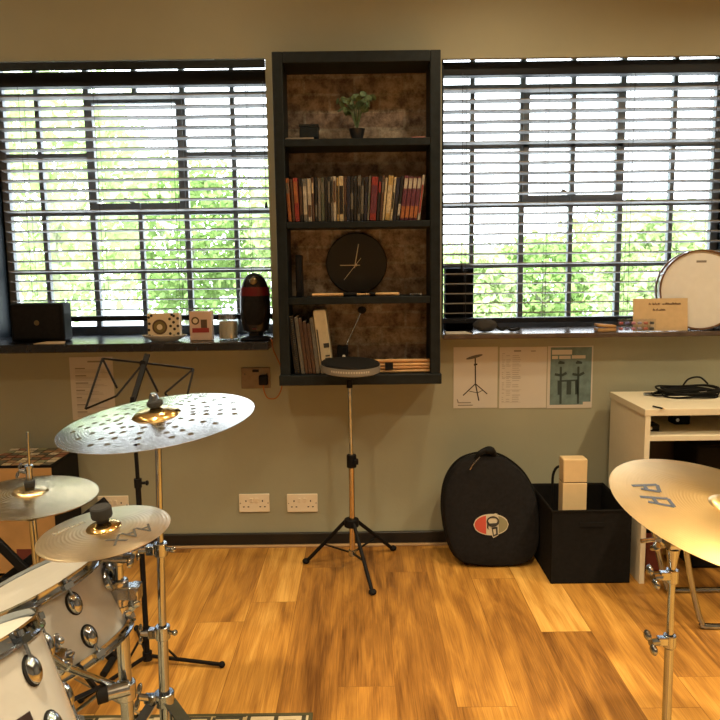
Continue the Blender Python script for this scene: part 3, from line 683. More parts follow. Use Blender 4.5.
# candle glass
cx_ = X(228, 325, -.08); rg = abs(X(238, 325, -.08) - X(218, 325, -.08)) / 2
cn = thing('candle_glass', (cx_, -.07, z), 'clear glass jar holding a cream candle on the left sill', 'candle')
Mg = Matrix.Translation((cx_, -.07, z)); hg = Z(228, 313, -.08) - z
MB().lathe([(0, 0), (rg, 0), (rg, hg), (rg - 0.003, hg), (rg - 0.003, 0.006), (0, 0.006)], Mg, 28).build('jar', glass_mat('jar glass', (0.93, 0.95, 0.95), 0.25), cn)
cw = MB().lathe([(0, 0.007), (rg - 0.004, 0.007), (rg - 0.004, hg * .68), (0, hg * .66)], Mg, 28).build('wax', M_wax, cn)
MB().cyl((cx_, -.07, z + hg * .66), (cx_ + 0.002, -.07, z + hg * .76), 0.001, n=6).build('wick', M_ink, cw)
# egg-shaped speaker
ex = X(255.5, 320, -.09); H = Z(255, 272.5, -.09) - z; ey = -.085
eg = thing('egg_speaker', (ex, ey, z), 'tall black egg-shaped speaker with a dark red collar', 'speaker')
Me = Matrix.Translation((ex, ey, z))
MB().lathe([(0, 0), (0.07, 0), (0.074, 0.005), (0.066, 0.012), (0.035, 0.02), (0.032, 0.035), (0, 0.035)], Me, 36).build('base', mat('gloss black', (0.008, 0.008, 0.011), 0.28, spec=.35), eg)
def egg_r(t):
    u = abs((t - .45) / (.55 if t > .45 else .62)); return 0.069 * max(0, 1 - u ** 2.4) ** (1 / 2.2)
prof = [(max(egg_r(i / 28) if 0 < i < 28 else (0.035 if i == 0 else 0.0), 0), 0.03 + (H - 0.03) * i / 28) for i in range(29)]
MB().lathe(prof, Me @ Matrix.Diagonal((1, 0.72, 1, 1)), 36).build('shell', mat('gloss black', (0, 0, 0), .15), eg)
zc = 0.03 + (H - .03) * .69
pr2 = [(egg_r(0.69 + q) + 0.0025, 0.03 + (H - .03) * (0.69 + q)) for q in (-0.07, -0.035, 0, 0.035, 0.07)]
MB().lathe(pr2, Me @ Matrix.Diagonal((1, 0.72, 1, 1)), 36).build('collar', M_red, eg)
MB().sphere((ex, ey - 0.034, z + 0.03 + (H - .03) * .40), (0.054, 0.019, 0.088), 24, 14).build('woofer_grille', M_fabric, eg)
MB().sphere((ex, ey - 0.034, z + 0.03 + (H - .03) * .86), (0.018, 0.012, 0.018), 16, 10).build('tweeter', mat('bronze dome', (0.25, 0.20, 0.11), .3, .8), eg)
MB().box((ex - 0.01, ey - .0505, z + 0.05), (ex + 0.01, ey - .046, z + 0.054)).build('badge', M_red, eg)

# sheet, metal socket with plug and orange cable on the left wall
def poster(name, p0, p1, q0, q1, label, m=M_paper, y=0.0):
    a = (X(p0, (q0 + q1) / 2, y - .002), y - 0.0022, Z((p0 + p1) / 2, q1, y - .002)); b = (X(p1, (q0 + q1) / 2, y - .002), y, Z((p0 + p1) / 2, q0, y - .002))
    r = thing(name, ((a[0] + b[0]) / 2, 0, a[2]), label, 'poster')
    MB().box(a, b).build('sheet', m, r, smooth=0)
    f = lambda u, v: Vector((a[0] + (b[0] - a[0]) * u, y - 0.0024, b[2] - (b[2] - a[2]) * v))
    return r, f
def rect(mb, f, u0, v0, u1, v1, mi=0, dy=0.0):
    p, q = f(u0, v0), f(u1, v1); p.y -= dy; q.y -= dy
    mb.box((p.x, p.y - 0.0006, p.z), (q.x, q.y + 0.0003, q.z), mi)
def seg(mb, f, pts, w, mi=0, dy=0.0):
    for i in range(len(pts) - 1):
        p, q = f(*pts[i]), f(*pts[i + 1]); p.y -= dy; q.y -= dy
        mb.bar(p, q, w, 0.0009, mi=mi)
r, f = poster('printed_sheet', 71, 114, 357, 420, 'printed sheet pinned under the left sill behind the music stand')
d = MB(); rr = random.Random(5)
rect(d, f, .42, .06, .78, .085)
for i in range(7):
    v = .17 + i * .115; rect(d, f, .12, v, .12 + rr.uniform(.12, .3), v + .018)
    for q in range(3): rect(d, f, .12, v + .03 + q * .022, .12 + rr.uniform(.45, .76), v + .037 + q * .022, 1)
d.build('printed_text', [M_print, mat('light print', (0.36, 0.335, 0.29), .8)], r)
r, f = poster('stand_poster', 453.5, 497.5, 347, 408, 'white poster with a drawing of a drum pad stand, leftmost of three')
d = MB()
def ell(cu, cv, ru, rv, n=20, rot=0): return [f(cu + ru * math.cos(2 * PI * i / n), cv + rv * math.sin(2 * PI * i / n) - rot * ru * math.cos(2 * PI * i / n)) for i in range(n)]
d.prism([p_ + Vector((0, .0004, 0)) for p_ in ell(.47, .16, .19, .025, rot=.18)], (0, -0.001, 0), 2)
seg(d, f, [(.49, .17), (.50, .62)], 0.006); seg(d, f, [(.46, .29), (.54, .28)], 0.008); seg(d, f, [(.50, .60), (.22, .79)], 0.005); seg(d, f, [(.50, .60), (.77, .77)], 0.005); seg(d, f, [(.50, .60), (.58, .88)], 0.006)
seg(d, f, [(.36, .72), (.55, .75), (.66, .71)], 0.003, 0); seg(d, f, [(.08, .85), (.11, .89), (.09, .9)], 0.003)
for (v, w_) in ((.90, .30), (.945, .34)): rect(d, f, .10, v, .10 + w_, v + .016, 1)
d.build('printed_drawing', [M_ink, M_print, mat('grey ink', (.12, .11, .1), .7)], r)
r, f = poster('list_poster', 499.5, 546.5, 347, 408, 'white sheet printed with a narrow column of lines, middle poster')
d = MB()
rect(d, f, .30, .05, .45, .075); rect(d, f, .66, .06, .76, .075, 0)
for i in range(24):
    v = .10 + i * .034
    for (u0, u1) in ((.05, .12), (.14, .25), (.27, .45)):
        if rr.random() < .85: rect(d, f, u0, v, u1 - rr.uniform(0, .05), v + .009, 1)
    if i % 6 == 5: rect(d, f, .05, v + .018, .46, v + .022, 1)
d.build('printed_text', [M_print, mat('light print', (0, 0, 0), .8)], r)
r, f = poster('teal_poster', 547.5, 592.5, 346, 408, 'teal poster with dark stands and white title bars, rightmost of three')
d = MB(); M_teal = mat('dusty teal print', (0.13, 0.20, 0.20), .7, noise=.25, nscale=25); M_dk = mat('dark teal ink', (0.03, 0.05, 0.05), .7)
rect(d, f, .06, .02, .97, .945, 0); rect(d, f, .80, .90, .97, .946, 1, .0006)
rect(d, f, .09, .06, .53, .135, 1, .0006); rect(d, f, .09, .155, .22, .205, 1, .0006); rect(d, f, .25, .155, .50, .205, 1, .0006); rect(d, f, .53, .15, .83, .20, 1, .0006)
for u in (.29, .68):
    seg(d, f, [(u, .33), (u + .01, .93)], 0.010, 2, .0006); seg(d, f, [(u - .13, .45), (u + .02, .47), (u + .13, .43)], 0.012, 2, .0006); seg(d, f, [(u - .03, .55), (u - .02, .78)], 0.016, 2, .0006)
    seg(d, f, [(u - .06, .27), (u + .08, .27)], 0.010, 2, .0006); seg(d, f, [(u, .27), (u + .01, .24)], 0.02, 2, .0006)
seg(d, f, [(.28, .56), (.68, .55)], 0.008, 2, .0006); seg(d, f, [(.48, .56), (.48, .78)], 0.022, 2, .0006)
d.build('printed_picture', [M_teal, M_paper, M_dk], r)

def socket(px0, px1, py0, py1, label):
    a = (X(px0, py0), -0.010, Z((px0 + px1) / 2, py1)); b = (X(px1, py0), 0, Z((px0 + px1) / 2, py0))
    r = thing('wall_socket', ((a[0] + b[0]) / 2, 0, a[2]), label, 'socket', 'white double wall sockets')
    MB().box(a, b).build('faceplate', M_socket, r, bevel=0.003)
    w_, h_ = b[0] - a[0], b[2] - a[2]
    for u in (.23, .77):
        hl = MB()
        hl.cbox((a[0] + w_ * u, -0.0103, a[2] + h_ * .62), (0.005, 0.001, 0.009)); hl.cbox((a[0] + w_ * u - .011, -0.0103, a[2] + h_ * .30), (0.008, 0.001, 0.005)); hl.cbox((a[0] + w_ * u + .011, -0.0103, a[2] + h_ * .30), (0.008, 0.001, 0.005))
        hl.build('pin_holes', M_hole, r)
    for u in (.41, .59): MB().cbox((a[0] + w_ * u, -0.012, a[2] + h_ * .66), (0.014, 0.006, 0.024), 0, Matrix.Rotation(R(10), 3, 'X')).build('rocker_switch', M_socket, r, bevel=0.0015)
    for u in (.05, .95): MB().lathe([(0, 0), (0.003, 0), (0.002, 0.0015), (0, 0.0015)], Matrix.Translation((a[0] + w_ * u, -0.010, a[2] + h_ * .5)) @ Matrix.Rotation(R(90), 4, 'X'), 10).build('screw', M_chromed, r)
socket(239, 269.5, 493.5, 511.5, 'cream double wall socket, left of the pair by the pad stand')
socket(287, 317.5, 493.5, 511.5, 'cream double wall socket, right of the pair, nearest the pad stand')
socket(98, 128.5, 495.5, 513.5, 'cream double wall socket low on the wall behind the small cymbal')
a = (X(241.5, 378), -0.008, Z(255, 388)); b = (X(270.5, 378), 0, Z(255, 367.5))
r = thing('metal_socket', ((a[0] + b[0]) / 2, 0, a[2]), 'brushed metal double socket under the egg speaker', 'socket')
MB().box(a, b).build('faceplate', mat('brushed bronze', (0.20, 0.15, 0.10), .4, .7, noise=.1), r, bevel=0.002)
for u in (.12, .88): MB().lathe([(0, 0), (0.004, 0), (0.003, 0.002), (0, 0.002)], Matrix.Translation((a[0] + (b[0] - a[0]) * u, -0.008, b[2] - 0.03)) @ Matrix.Rotation(R(90), 4, 'X'), 12).build('screw', M_chrome, r)
MB().cbox(((a[0] + b[0]) / 2, -0.009, b[2] - 0.015), (0.03, 0.004, 0.012)).build('rocker_switch', M_blackm, r, bevel=0.001)
px_, pz_ = X(263.5, 380, -0.02), Z(263.5, 380, -0.02)
cb = thing('power_cable', (px_, -0.02, pz_), 'orange power cable with black plug hanging below the egg speaker', 'cable')
pts = [onY(*p, y) for p, y in (((271, 337), -0.036), ((272, 341), -0.04), ((273, 349), -0.03), ((277, 358), -0.025), ((281, 368), -0.022), ((282, 380), -0.022), ((281, 390), -0.022), ((276, 398), -0.022), ((268, 398), -0.022), ((264, 391), -0.024), ((263.5, 385), -0.026))]
pts[0] = Vector((X(271, 337, -.1), -.12, ZS[1] + 0.005)); pts[1] = Vector((X(272, 341, SF[1]), SF[1] - .004, ZS[1] + 0.004))
MB().tube(catmull(pts, 5, False), 0.0028, 8).build('sheath', M_orange, cb)
MB().cbox((px_, -0.024, pz_), (0.042, 0.032, 0.046)).build('plug', M_blackm, cb, bevel=0.006)

# ------------------------------------------------------------------ things on the right sill
z = ZS[2] + 0.001
a = (X(446, 300, .135), .13, z); b = (X(473.5, 300, .135), .225, Z(459, 268, .135))
sp = thing('black_monitor_box', ((a[0] + b[0]) / 2, 0.18, z), 'tall black speaker behind the right blind next to the bookcase', 'speaker')
MB().box(a, b).build('cabinet', M_blackm, sp, bevel=0.006)
MB().box((a[0] + .01, a[1] - 0.003, a[2] + .012), (b[0] - .01, a[1], b[2] - .012)).build('grille', M_fabric, sp, bevel=0.002)
tag(MB().prism([(X(446, 331, -.07), -0.075, z), (X(472, 331, -.07), -0.078, z), (X(466, 329), 0.03, z), (X(445.5, 329), 0.03, z)], (0, 0, 0.003)).build('loose_papers', M_paper, smooth=0), 'white papers lying at the bookcase end of the right sill', 'papers')
tag(MB().prism([(X(474, 331, -.06), -.07, z), (X(515, 331, -.06), -.07, z), (X(510, 329), 0.03, z), (X(478, 329), 0.03, z)], (0, 0, 0.002)).build('sky_reflection_sheet', mat('painted sky reflection', (0.42, 0.47, 0.55), .2), smooth=0), 'pale blue sheet added as the sky reflection on the sill under the grey pouch', 'sleeve')  # blue sky reflection of the glossy sill, added as a thin coloured sheet
pc = thing('soft_pouch', (X(486, 325, -.01), -.01, z), 'small crumpled grey pouch with a strap on the right sill', 'pouch')
rr = random.Random(3); mp = MB().sphere((X(485, 325, -.01), -.01, z + 0.034), (0.056, 0.03, 0.030), 22, 14)
for v in mp.v: v += Vector((rr.uniform(-.003, .003), rr.uniform(-.003, .003), rr.uniform(-.003, .003)))
mp.build('bag', mat('dark grey cloth', (0.035, 0.035, 0.037), .9, bump=.4, bscale=200), pc)
sx = X(497, 325, 0)
MB().tube(catmull([(sx - 0.005, -.01, z + .026), (sx + .02, -.02, z + .012), (sx + .045, -.01, z + .02), (sx + .07, -.015, z + .008), (sx + .1, -.01, z + .014), (sx + .06, 0, z + .008)], 5, False), 0.006, 8).build('strap', M_rubber, pc)
# small wooden block
a = (X(597, 330, -.05), -.06, z); b = (X(616, 330, -.05), 0.0, z + 0.035)
cl = thing('wooden_clapper', ((a[0] + b[0]) / 2, -.03, z), 'small brown wooden clapper beside the clear pack, right sill', 'instrument')
MB().box(a, (b[0], b[1], z + 0.016)).build('lower_block', M_plyb, cl, bevel=0.003)
MB().cbox(((a[0] + b[0]) / 2, -.03, z + 0.027), (b[0] - a[0], 0.055, 0.013), 0, Matrix.Rotation(R(5), 3, 'Y')).build('upper_block', M_plyb, cl, bevel=0.003)
# clear pack of coloured plugs
x0, x1 = X(618, 327, -.075), X(655, 327, -.075); hz_ = Z(636, 319, -.075) - z
ep = thing('clear_pack', ((x0 + x1) / 2, -.065, z), 'clear plastic pack of small coloured pieces in front of the envelope', 'pack')
MB().box((x0, -0.0845, z), (x1, -.062, z + hz_)).build('case', glass_mat('clear plastic', (0.96, 0.97, 0.98), 0.12), ep, bevel=0.002)
cols = [(0.45, 0.10, 0.10), (0.15, 0.15, 0.35), (0.5, 0.2, 0.3), (0.30, 0.30, 0.45), (0.55, 0.16, 0.10), (0.05, 0.06, 0.06)]
for q in range(12):
    i_, j_ = q % 6, q // 6
    MB().cyl((x0 + (x1 - x0) * (i_ + .5) / 6 - .008, -.073, z + 0.014 + j_ * .026), (x0 + (x1 - x0) * (i_ + .5) / 6 + .008, -.073, z + 0.014 + j_ * .026), 0.0065, n=10).build('coloured_piece', mat('piece%d' % i_, cols[i_], .5), ep)
# snare drum on its side
sc_ = onY(700.0, 290.0, -.03); sr = abs(X(739.5, 290, -.03) - X(659.5, 290, -.03)) / 2
lean = R(3)
sn = thing('snare_drum', (sc_.x, -.02, z), 'snare drum with white head standing on its side, right sill', 'drum')
Ms = Matrix.Translation((sc_.x, -.033, z + sr + 0.002)) @ Matrix.Rotation(R(-7), 4, 'Z') @ Matrix.Rotation(R(90) - lean, 4, 'X')   # local +z faces the room
M_brz = mat('bronze brown hoop', (0.16, 0.085, 0.045), .35, .3)
dp = 0.072
MB().lathe([(sr * .93, -dp), (sr * .93, 0)], Ms, 56).build('shell', mat('dark brown shell', (0.10, 0.05, 0.03), .3), sn)
MB().lathe([(0, .004), (sr * .955, .004), (sr * .955, -.002), (0, -.002)], Ms, 56).build('drumhead', mat('snare head', (0.66, 0.67, 0.66), .6, noise=.03, nscale=30), sn)
for (h0, h1, nm) in ((-0.014, 0.012, 'front_hoop'), (-dp - 0.006, -dp + 0.014, 'rear_hoop')):
    MB().lathe([(sr * .955, h0), (sr * .998, h0), (sr * .998, h1), (sr * .955, h1), (sr * .955, h0)], Ms, 56).build(nm, M_brz, sn)
for q in range(8):
    a_ = 2 * PI * q / 8 + 0.35; Mq = Ms @ Matrix.Rotation(a_, 4, 'Z')
    lg = MB().box((sr * .93, -0.009, -dp * .75), (sr * .985, 0.009, -dp * .25), 0, Mq).build('lug', M_brz, sn, bevel=0.003)
    MB().cyl(Mq @ Vector((sr * .985, 0, -dp * .5)), Mq @ Vector((sr * .985, 0, 0.016)), 0.0035, n=8).build('tension_rod', M_chromed, lg)
tx_ = MB(); Mtx = Ms @ Matrix.Translation((0, sr * .70, 0.0046)); text_mb(tx_, 'Remo', 0.02, Mtx, .0003) if False else tx_.box((-0.022, -0.005, 0), (0.022, 0.005, .0004), 0, Mtx)
tx_.build('head_badge', mat('grey print dark', (.2, .19, .17), .7), sn)
# tan envelope with handwriting, propped on the snare
pz0 = z; e0, e1 = X(633, 325, -0.055), X(687.5, 325, -0.055); eh = Z(660, 298.5, -.05) - z
en = thing('kraft_card', ((e0 + e1) / 2, -.07, z), 'brown kraft envelope with handwritten notes leaning on the snare drum', 'envelope')
Mn = Matrix.Translation(((e0 + e1) / 2, -.058, z + 0.001)) @ Matrix.Rotation(R(-5), 4, 'X')
w2 = (e1 - e0) / 2
MB().box((-w2, 0, 0), (w2, 0.003, eh), 0, Mn).build('card', M_kraft, en, smooth=0)
hw = MB()
def scrib(x, z_, s, seed):
    rr = random.Random(seed); pts = []
    for i in range(5): pts.append(Mn @ Vector((x + s * (i / 4 * .8), -0.0012, z_ + (s * .9 if i % 2 else 0) * rr.uniform(.5, 1.1))))
    hw.tube(catmull(pts, 3, False), 0.0009, 5)
for i, x in enumerate([-.32, -.22, -.15, -.08, .05, .13, .19, .25, .31, .37, .43, .49]): scrib(x * w2 * 1.35, eh * .80, 0.012, i)
for i, x in enumerate([-.20, -.12, -.05, .01, .07]): scrib(x * w2 * 1.4, eh * .62, 0.012, i + 40)
hw.build('handwriting', mat('brown ink', (.14, .08, .05), .7), en)

# ------------------------------------------------------------------ practice pad on a tripod
pc_ = onZ(355, 572, 0); hub = Vector((X(351.5, 522, pc_.y), pc_.y, Z(351.5, 522, pc_.y)))
pt = Vector((X(349.5, 383, pc_.y), pc_.y, Z(349.5, 383, pc_.y)))
ps = thing('pad_stand', (hub.x, hub.y, 0), 'tall chrome tripod stand with black legs under the practice pad', 'stand')
mid = Vector((X(351.5, 461, pc_.y), pc_.y, Z(351.5, 461, pc_.y)))
foot = Vector((hub.x + .002, hub.y, 0.09))
MB().cyl(mid, pt, 0.0085, n=16).build('upper_tube', M_chromed, ps)
MB().cyl(foot, mid, 0.0125, n=16).build('lower_tube', mat('bronze chrome', (0.60, 0.50, 0.36), .2, 1.0), ps)
cl = MB().cyl(mid - Vector((0, 0, .028)), mid + Vector((0, 0, .028)), 0.021, n=16); cl.cbox(mid + Vector((0.02, -.012, 0)), (.02, .03, .02))
cl.build('collar', M_blackm, ps, bevel=0.002)
MB().cyl(hub - Vector((0, 0, .02)), hub + Vector((0, 0, .015)), 0.032, n=18).build('leg_hub', M_blackm, ps, bevel=0.003)
MB().cyl(foot - Vector((0, 0, .012)), foot + Vector((0, 0, .012)), 0.018, n=14).build('brace_hub', M_chromed, ps)
for (fx, fy) in ((306, 562), (372.5, 593), (393, 549)):
    fp = onZ(fx, fy, 0.008); dv = (fp - hub); dv.z = 0; dv.normalize()
    hp = hub + dv * .03
    lg = MB().tube([hp, fp.lerp(hp, .04)], 0.0085, 10).build('leg', M_blackm, ps)
    MB().sphere(fp + Vector((0, 0, 0.005)), (0.017, 0.017, 0.013), 12, 8).build('rubber_foot', M_rubber, lg)
    MB().bar(foot + dv * .012, hp.lerp(fp, .55), .010, .004, up=(0, 0, 1)).build('brace', M_blackm, lg)
MB().cyl(pt - Vector((0, 0, .02)), pt + Vector((0, 0, .012)), 0.013, n=14).build('tilter', M_blackm, ps)
Mp = disc_frame(350.3, 369.0, (pt - CAM).dot(MROT @ Vector((0, 0, -1))) - 0.0, -1.0, 0.20)
pd = thing('practice_pad', None, 'round black practice pad with pale rim on the tall stand', 'practice pad', matrix=Mp)
pr = 0.128
MB().lathe([(0, -0.012), (pr * .9, -0.012), (pr, -0.006), (pr, 0.022), (pr - .004, 0.024), (0, 0.024)][:4] + [(pr * .97, .022)], None, 48).build('rim', mat('grey pad rim', (0.20, 0.19, 0.17), .45), pd)
MB().lathe([(0, 0.0215), (pr * .975, 0.0215), (pr * .975, 0.028), (pr * .95, 0.031), (0, 0.031)], None, 48).build('playing_surface', M_rubber, pd)
rt = MB()
for q in range(16):
    a_ = -PI / 2 + (q - 7.5) * 0.085
    rt.cbox(Vector((pr * math.cos(a_), pr * math.sin(a_), 0.009)), (0.001, 0.006, 0.008), 0, Matrix.Rotation(a_, 3, 'Z'))
rt.build('rim_lettering', mat('pale rim print', (0.5, .48, .42), .5), pd)

# ------------------------------------------------------------------ floor things on the right
# padded drum bag
yb = -0.20
op = [(443.3, 507), (446, 487), (453, 472), (463, 462), (476, 457), (490, 455.5), (504, 458), (517, 466), (528, 477), (536, 492), (540.5, 510), (541.5, 530), (539.5, 550), (533, 562), (521, 568), (500, 570), (480, 569), (461, 565.5), (451, 553), (445, 530)]
yf0 = onZ(500, 570, 0.0).y
ol = [onY(p[0], p[1], yf0 + 0.03) for p in op]; zmin = min(p.z for p in ol)
ol = catmull(ol, 4); cen = sum(ol, Vector()) / len(ol)
bg = thing('drum_bag', (cen.x, yf0 + .1, 0), 'round black padded drum bag with a red and white oval logo', 'bag')
rings = [(0.72, 0.165), (0.82, 0.158), (0.89, 0.135), (0.95, 0.09), (1.0, 0.03), (0.985, 0.006), (0.95, -0.012), (0.87, -0.022), (0.7, -0.029), (0.45, -0.034), (0.2, -0.036), (0.02, -0.036)]
m = MB(); n = len(ol); vs = []
for (s, dy) in rings:
    for p in ol:
        q = cen + (p - cen) * s; vs.append(Vector((q.x, yf0 + 0.03 + dy + (q.z) * 0.12, max((q.z - zmin) * .965 * (1 - 0.55 * max(0, dy)), 0.002))))
fs = []
for i in range(len(rings) - 1): fs += [(i * n + j_, i * n + (j_ + 1) % n, (i + 1) * n + (j_ + 1) % n, (i + 1) * n + j_) for j_ in range(n)]
fs += [tuple(range(n)), tuple((len(rings) - 1) * n + j_ for j_ in range(n))]
m.add(vs, fs).build('padded_shell', M_fabric, bg)
zp = MB(); zp.tube([Vector((cen.x + (p.x - cen.x) * 1.004, yf0 + 0.06 + p.z * .12, ((cen.z + (p.z - cen.z) * 1.004) - zmin) * .949 + .004)) for p in ol], 0.0045, 6, True)
zp.build('zip', M_rubber, bg)
yo = lambda z_: yf0 + 0.03 + z_ * .12
hc = onY(487.5, 453.5, yo(.5)); hd = MB()
hd.tube(catmull([hc + Vector((-.055, .0, -.03)), hc + Vector((-.04, -.02, .005)), hc + Vector((-.012, -.02, .022)), hc + Vector((.012, -.02, .024)), hc + Vector((.026, -.01, .004)), hc + Vector((.028, 0.01, -.02))], 5, False), [0.012] * 26, 8)
hd.sphere(hc + Vector((.004, -.018, .02)), (0.026, .02, .018), 14, 8)
hd.build('carry_handle', M_rubber, bg)
zt_ = MB(); 
zt_.tube([onY(480, 457, yo(.47) - .03), onY(476, 461, yo(.46) - .036), onY(472, 466, yo(.45) - .042), onY(470, 470, yo(.44) - .045)], 0.004, 8)
zt_.build('zip_pull', M_chromed, bg)
# logo
lc = onY(491, 524.5, yo(.2) - .037); lw, lh = 0.078, 0.047
def bagY(z_): return yf0 + 0.03 - 0.0385 + z_ * .12
def lp(u, v, dy=0.0):
    zz = lc.z + v * lh; return Vector((lc.x + u * lw, bagY(zz) - dy, zz))
def lpoly(mb, pts, mi, dy): mb.prism([lp(u, v, dy) for u, v in pts], (0, -0.001, 0), mi)
lens = lambda s, x0=-1, x1=1, n=18: [(x0 + (x1 - x0) * i / n, s * math.sqrt(max(0, 1 - (x0 + (x1 - x0) * i / n) ** 2))) for i in range(n + 1)] + [(x1 + (x0 - x1) * i / n, -s * math.sqrt(max(0, 1 - (x1 + (x0 - x1) * i / n) ** 2))) for i in range(n + 1)]
lg = MB()
lpoly(lg, lens(1.0), 0, 0.0)
lpoly(lg, [(u * .94, v * .90) for u, v in lens(1, -1, -.30)], 1, .0012)
lpoly(lg, [(u * .94, v * .90) for u, v in lens(1, .45, 1)], 2, .0012)
lpoly(lg, [(-.05, .62), (.18, .88), (.34, .72), (.36, 1.02), (.22, 1.05), (.1, .9)], 0, .0012)
def ringp(mb, outer, inner, mi, dy):
    n = len(outer); vs = [lp(u, v, dy + .001) for u, v in outer] + [lp(u, v, dy + .001) for u, v in inner]
    mb.add(vs, [(i, (i + 1) % n, n + (i + 1) % n, n + i) for i in range(n)], mi)
c8 = [(math.cos(2 * PI * i / 20), math.sin(2 * PI * i / 20)) for i in range(20)]
ringp(lg, [(.10 + .36 * c, .30 + .50 * s) for c, s in c8], [(.10 + .27 * c, .36 + .30 * s) for c, s in c8], 3, .0024)
lpoly(lg, [(-.22, .28), (-.12, .28), (-.16, -.3), (-.10, -.5), (-.24, -.3)], 3, .0024)
lpoly(lg, [(-.14, .12), (.34, .16), (.36, .02), (-.12, -.02)], 3, .0026)
ringp(lg, [(.0 + .02, -.25), (.36, -.18), (.38, -.95), (.10, -1.12)], [(.10, -.42), (.26, -.36), (.27, -.84), (.15, -.94)], 3, .0024)
lpoly(lg, [(.02, -.98), (.42, -.85), (.40, -1.0), (.12, -1.25)], 0, .0008)
lg.build('logo', [mat('logo cream', (0.50, 0.45, 0.34), .7), mat('logo red', (0.45, 0.06, 0.035), .7), mat('logo olive grey', (0.22, 0.20, 0.11), .7), M_ink], bg, fix=True, smooth=0)

# fabric cube with wooden block
yf1 = onZ(590, 583.5, 0).y
x0, x1 = X(551.5, 548, yf1), X(631, 548, yf1); zt1 = Z(590, 511, yf1); yk = yf1 + 0.37
bxr = thing('fabric_box', ((x0 + x1) / 2, (yf1 + yk) / 2, 0), 'open black fabric storage cube beside the round drum bag', 'storage box')
t_ = 0.006; fr = MB()
fr.box((x0, yf1, 0.0), (x1, yk, t_)); fr.box((x0, yf1, 0), (x1, yf1 + t_, zt1)); fr.box((x0, yk - t_, 0), (x1, yk, zt1)); fr.box((x0, yf1 + t_, 0), (x0 + t_, yk - t_, zt1)); fr.box((x1 - t_, yf1 + t_, 0), (x1, yk - t_, zt1))
fr.build('sides', M_fabbox, bxr, bevel=0.002)
sm = MB(); sm.tube([(x0, yf1, zt1), (x1, yf1, zt1), (x1, yk, zt1), (x0, yk, zt1)], 0.006, 6, True); sm.build('hem', M_fabbox, bxr)
hnd = MB().box(((x0 + x1) / 2 - .05, yf1 - .004, zt1 - .07), ((x0 + x1) / 2 + .05, yf1, zt1 - .05)); hnd.build('pull_strap', M_fabbox, bxr, bevel=.001)
yw_ = yf1 + 0.13; wx0, wx1 = X(563, 490, yw_), X(587, 490, yw_)
wbz = Z(575, 459.5, yw_)
wb = thing('wooden_block', ((wx0 + wx1) / 2, yw_ + .04, t_), 'pale upright wooden block standing in the black fabric cube', 'block')
M_pale = mat('pale ash wood', (0.66, 0.50, 0.28), .5, noise=.06, nscale=15)
zj = Z(575, 483, yw_)
MB().box((wx0, yw_, t_), (wx1, yw_ + .07, zj - .001)).build('lower_piece', M_pale, wb, bevel=.003)
MB().box((wx0, yw_, zj + .001), (wx1, yw_ + .07, wbz)).build('upper_piece', M_pale, wb, bevel=.004)
MB().box((wx0 + .001, yw_ + .002, zj - .0012), (wx1 - .001, yw_ + .068, zj + .0012)).build('joint', M_hole, wb)
lpz = Z(559, 475, yw_ + .1); lx_ = X(559.5, 475, yw_ + .1)
tag(MB().tube([Vector((lx_ + 0.03 * math.cos(u), yw_ + .1 + 0.004 * u / 6, lpz - .02 + .06 * math.sin(u))) for u in [PI * i / 10 for i in range(11)]] + [Vector((lx_ - .03, yw_ + .11, 0.03)), ], .006, 8).build('cable_loop', M_rubber), 'black cable loop standing up in the fabric cube', 'cable')

# white desk
yd = -0.475; ydb = -0.06; zd = 0.75; xd = X(642.5, 500, yd)
xd1 = xd + 1.15
dk = thing('white_desk', (xd + .5, -.25, 0), 'cream laminate desk with a shelf slot, against the wall at right', 'desk')
MB().box((xd - .004, yd, zd - .028), (xd1, ydb, zd)).build('top', M_desk, dk, bevel=.0015)
MB().box((xd, yd + .002, 0), (xd + .022, ydb, zd - .028)).build('side_panel', M_desk, dk, bevel=.0015)
MB().box((xd1 - .022, yd + .002, 0), (xd1, ydb, zd - .028)).build('side_panel', M_desk, dk, bevel=.0015)
zsh = Z(680, 436, yd)
MB().box((xd + .022, yd + .006, zsh - .022), (xd1 - .022, ydb, zsh)).build('shelf', M_desk, dk, bevel=.0015)
MB().box((xd + .022, ydb - .012, 0.1), (xd1 - .022, ydb, zd - .028)).build('back_panel', mat('dark back board', (.035, .028, .022), .6), dk)
MB().box((xd + .022, ydb - .07, 0.05), (xd1 - .022, ydb - .05, 0.08)).build('foot_rail', M_chromed, dk)
# things in and on the desk
cbm = MB(); rr = random.Random(9); c0 = onZ(690, 393.5, zd + .012)
cbl = thing('coiled_cable', (c0.x, c0.y, zd), 'black coiled audio cable lying on top of the cream desk', 'cable')
for q in range(7):
    cx1, cy1, rx, ry = c0.x + rr.uniform(-.02, .02), c0.y + rr.uniform(-.012, .012), .135 + rr.uniform(-.02, .015), .065 + rr.uniform(-.012, .01)
    cbm.tube([Vector((cx1 + rx * math.cos(u), cy1 + ry * math.sin(u), zd + .006 + q * .0055 + .004 * math.sin(3 * u + q))) for u in [2 * PI * i / 30 for i in range(30)]], .0042, 7, True)
cbm.tube(catmull([c0 + Vector((-.02, .03, .03)), c0 + Vector((.0, .02, .062)), c0 + Vector((.05, .02, .07)), c0 + Vector((.085, .015, .04))], 6, False), .0042, 7)
cbm.build('coil', M_rubber, cbl)
pg = MB(); pa = onZ(644, 394, zd + .008); pb = c0 + Vector((-.11, .03, 0.0)); pb.z = zd + .01
pg.tube([pa, pa.lerp(pb, .45)], .007, 10); ob = pg.build('jack_plug', M_chrome, cbl)
MB().tube([pa.lerp(pb, .45), pa.lerp(pb, .6), pb], .0042, 8).build('lead', M_rubber, cbl)
tp = onZ(679, 397, zd + .03)
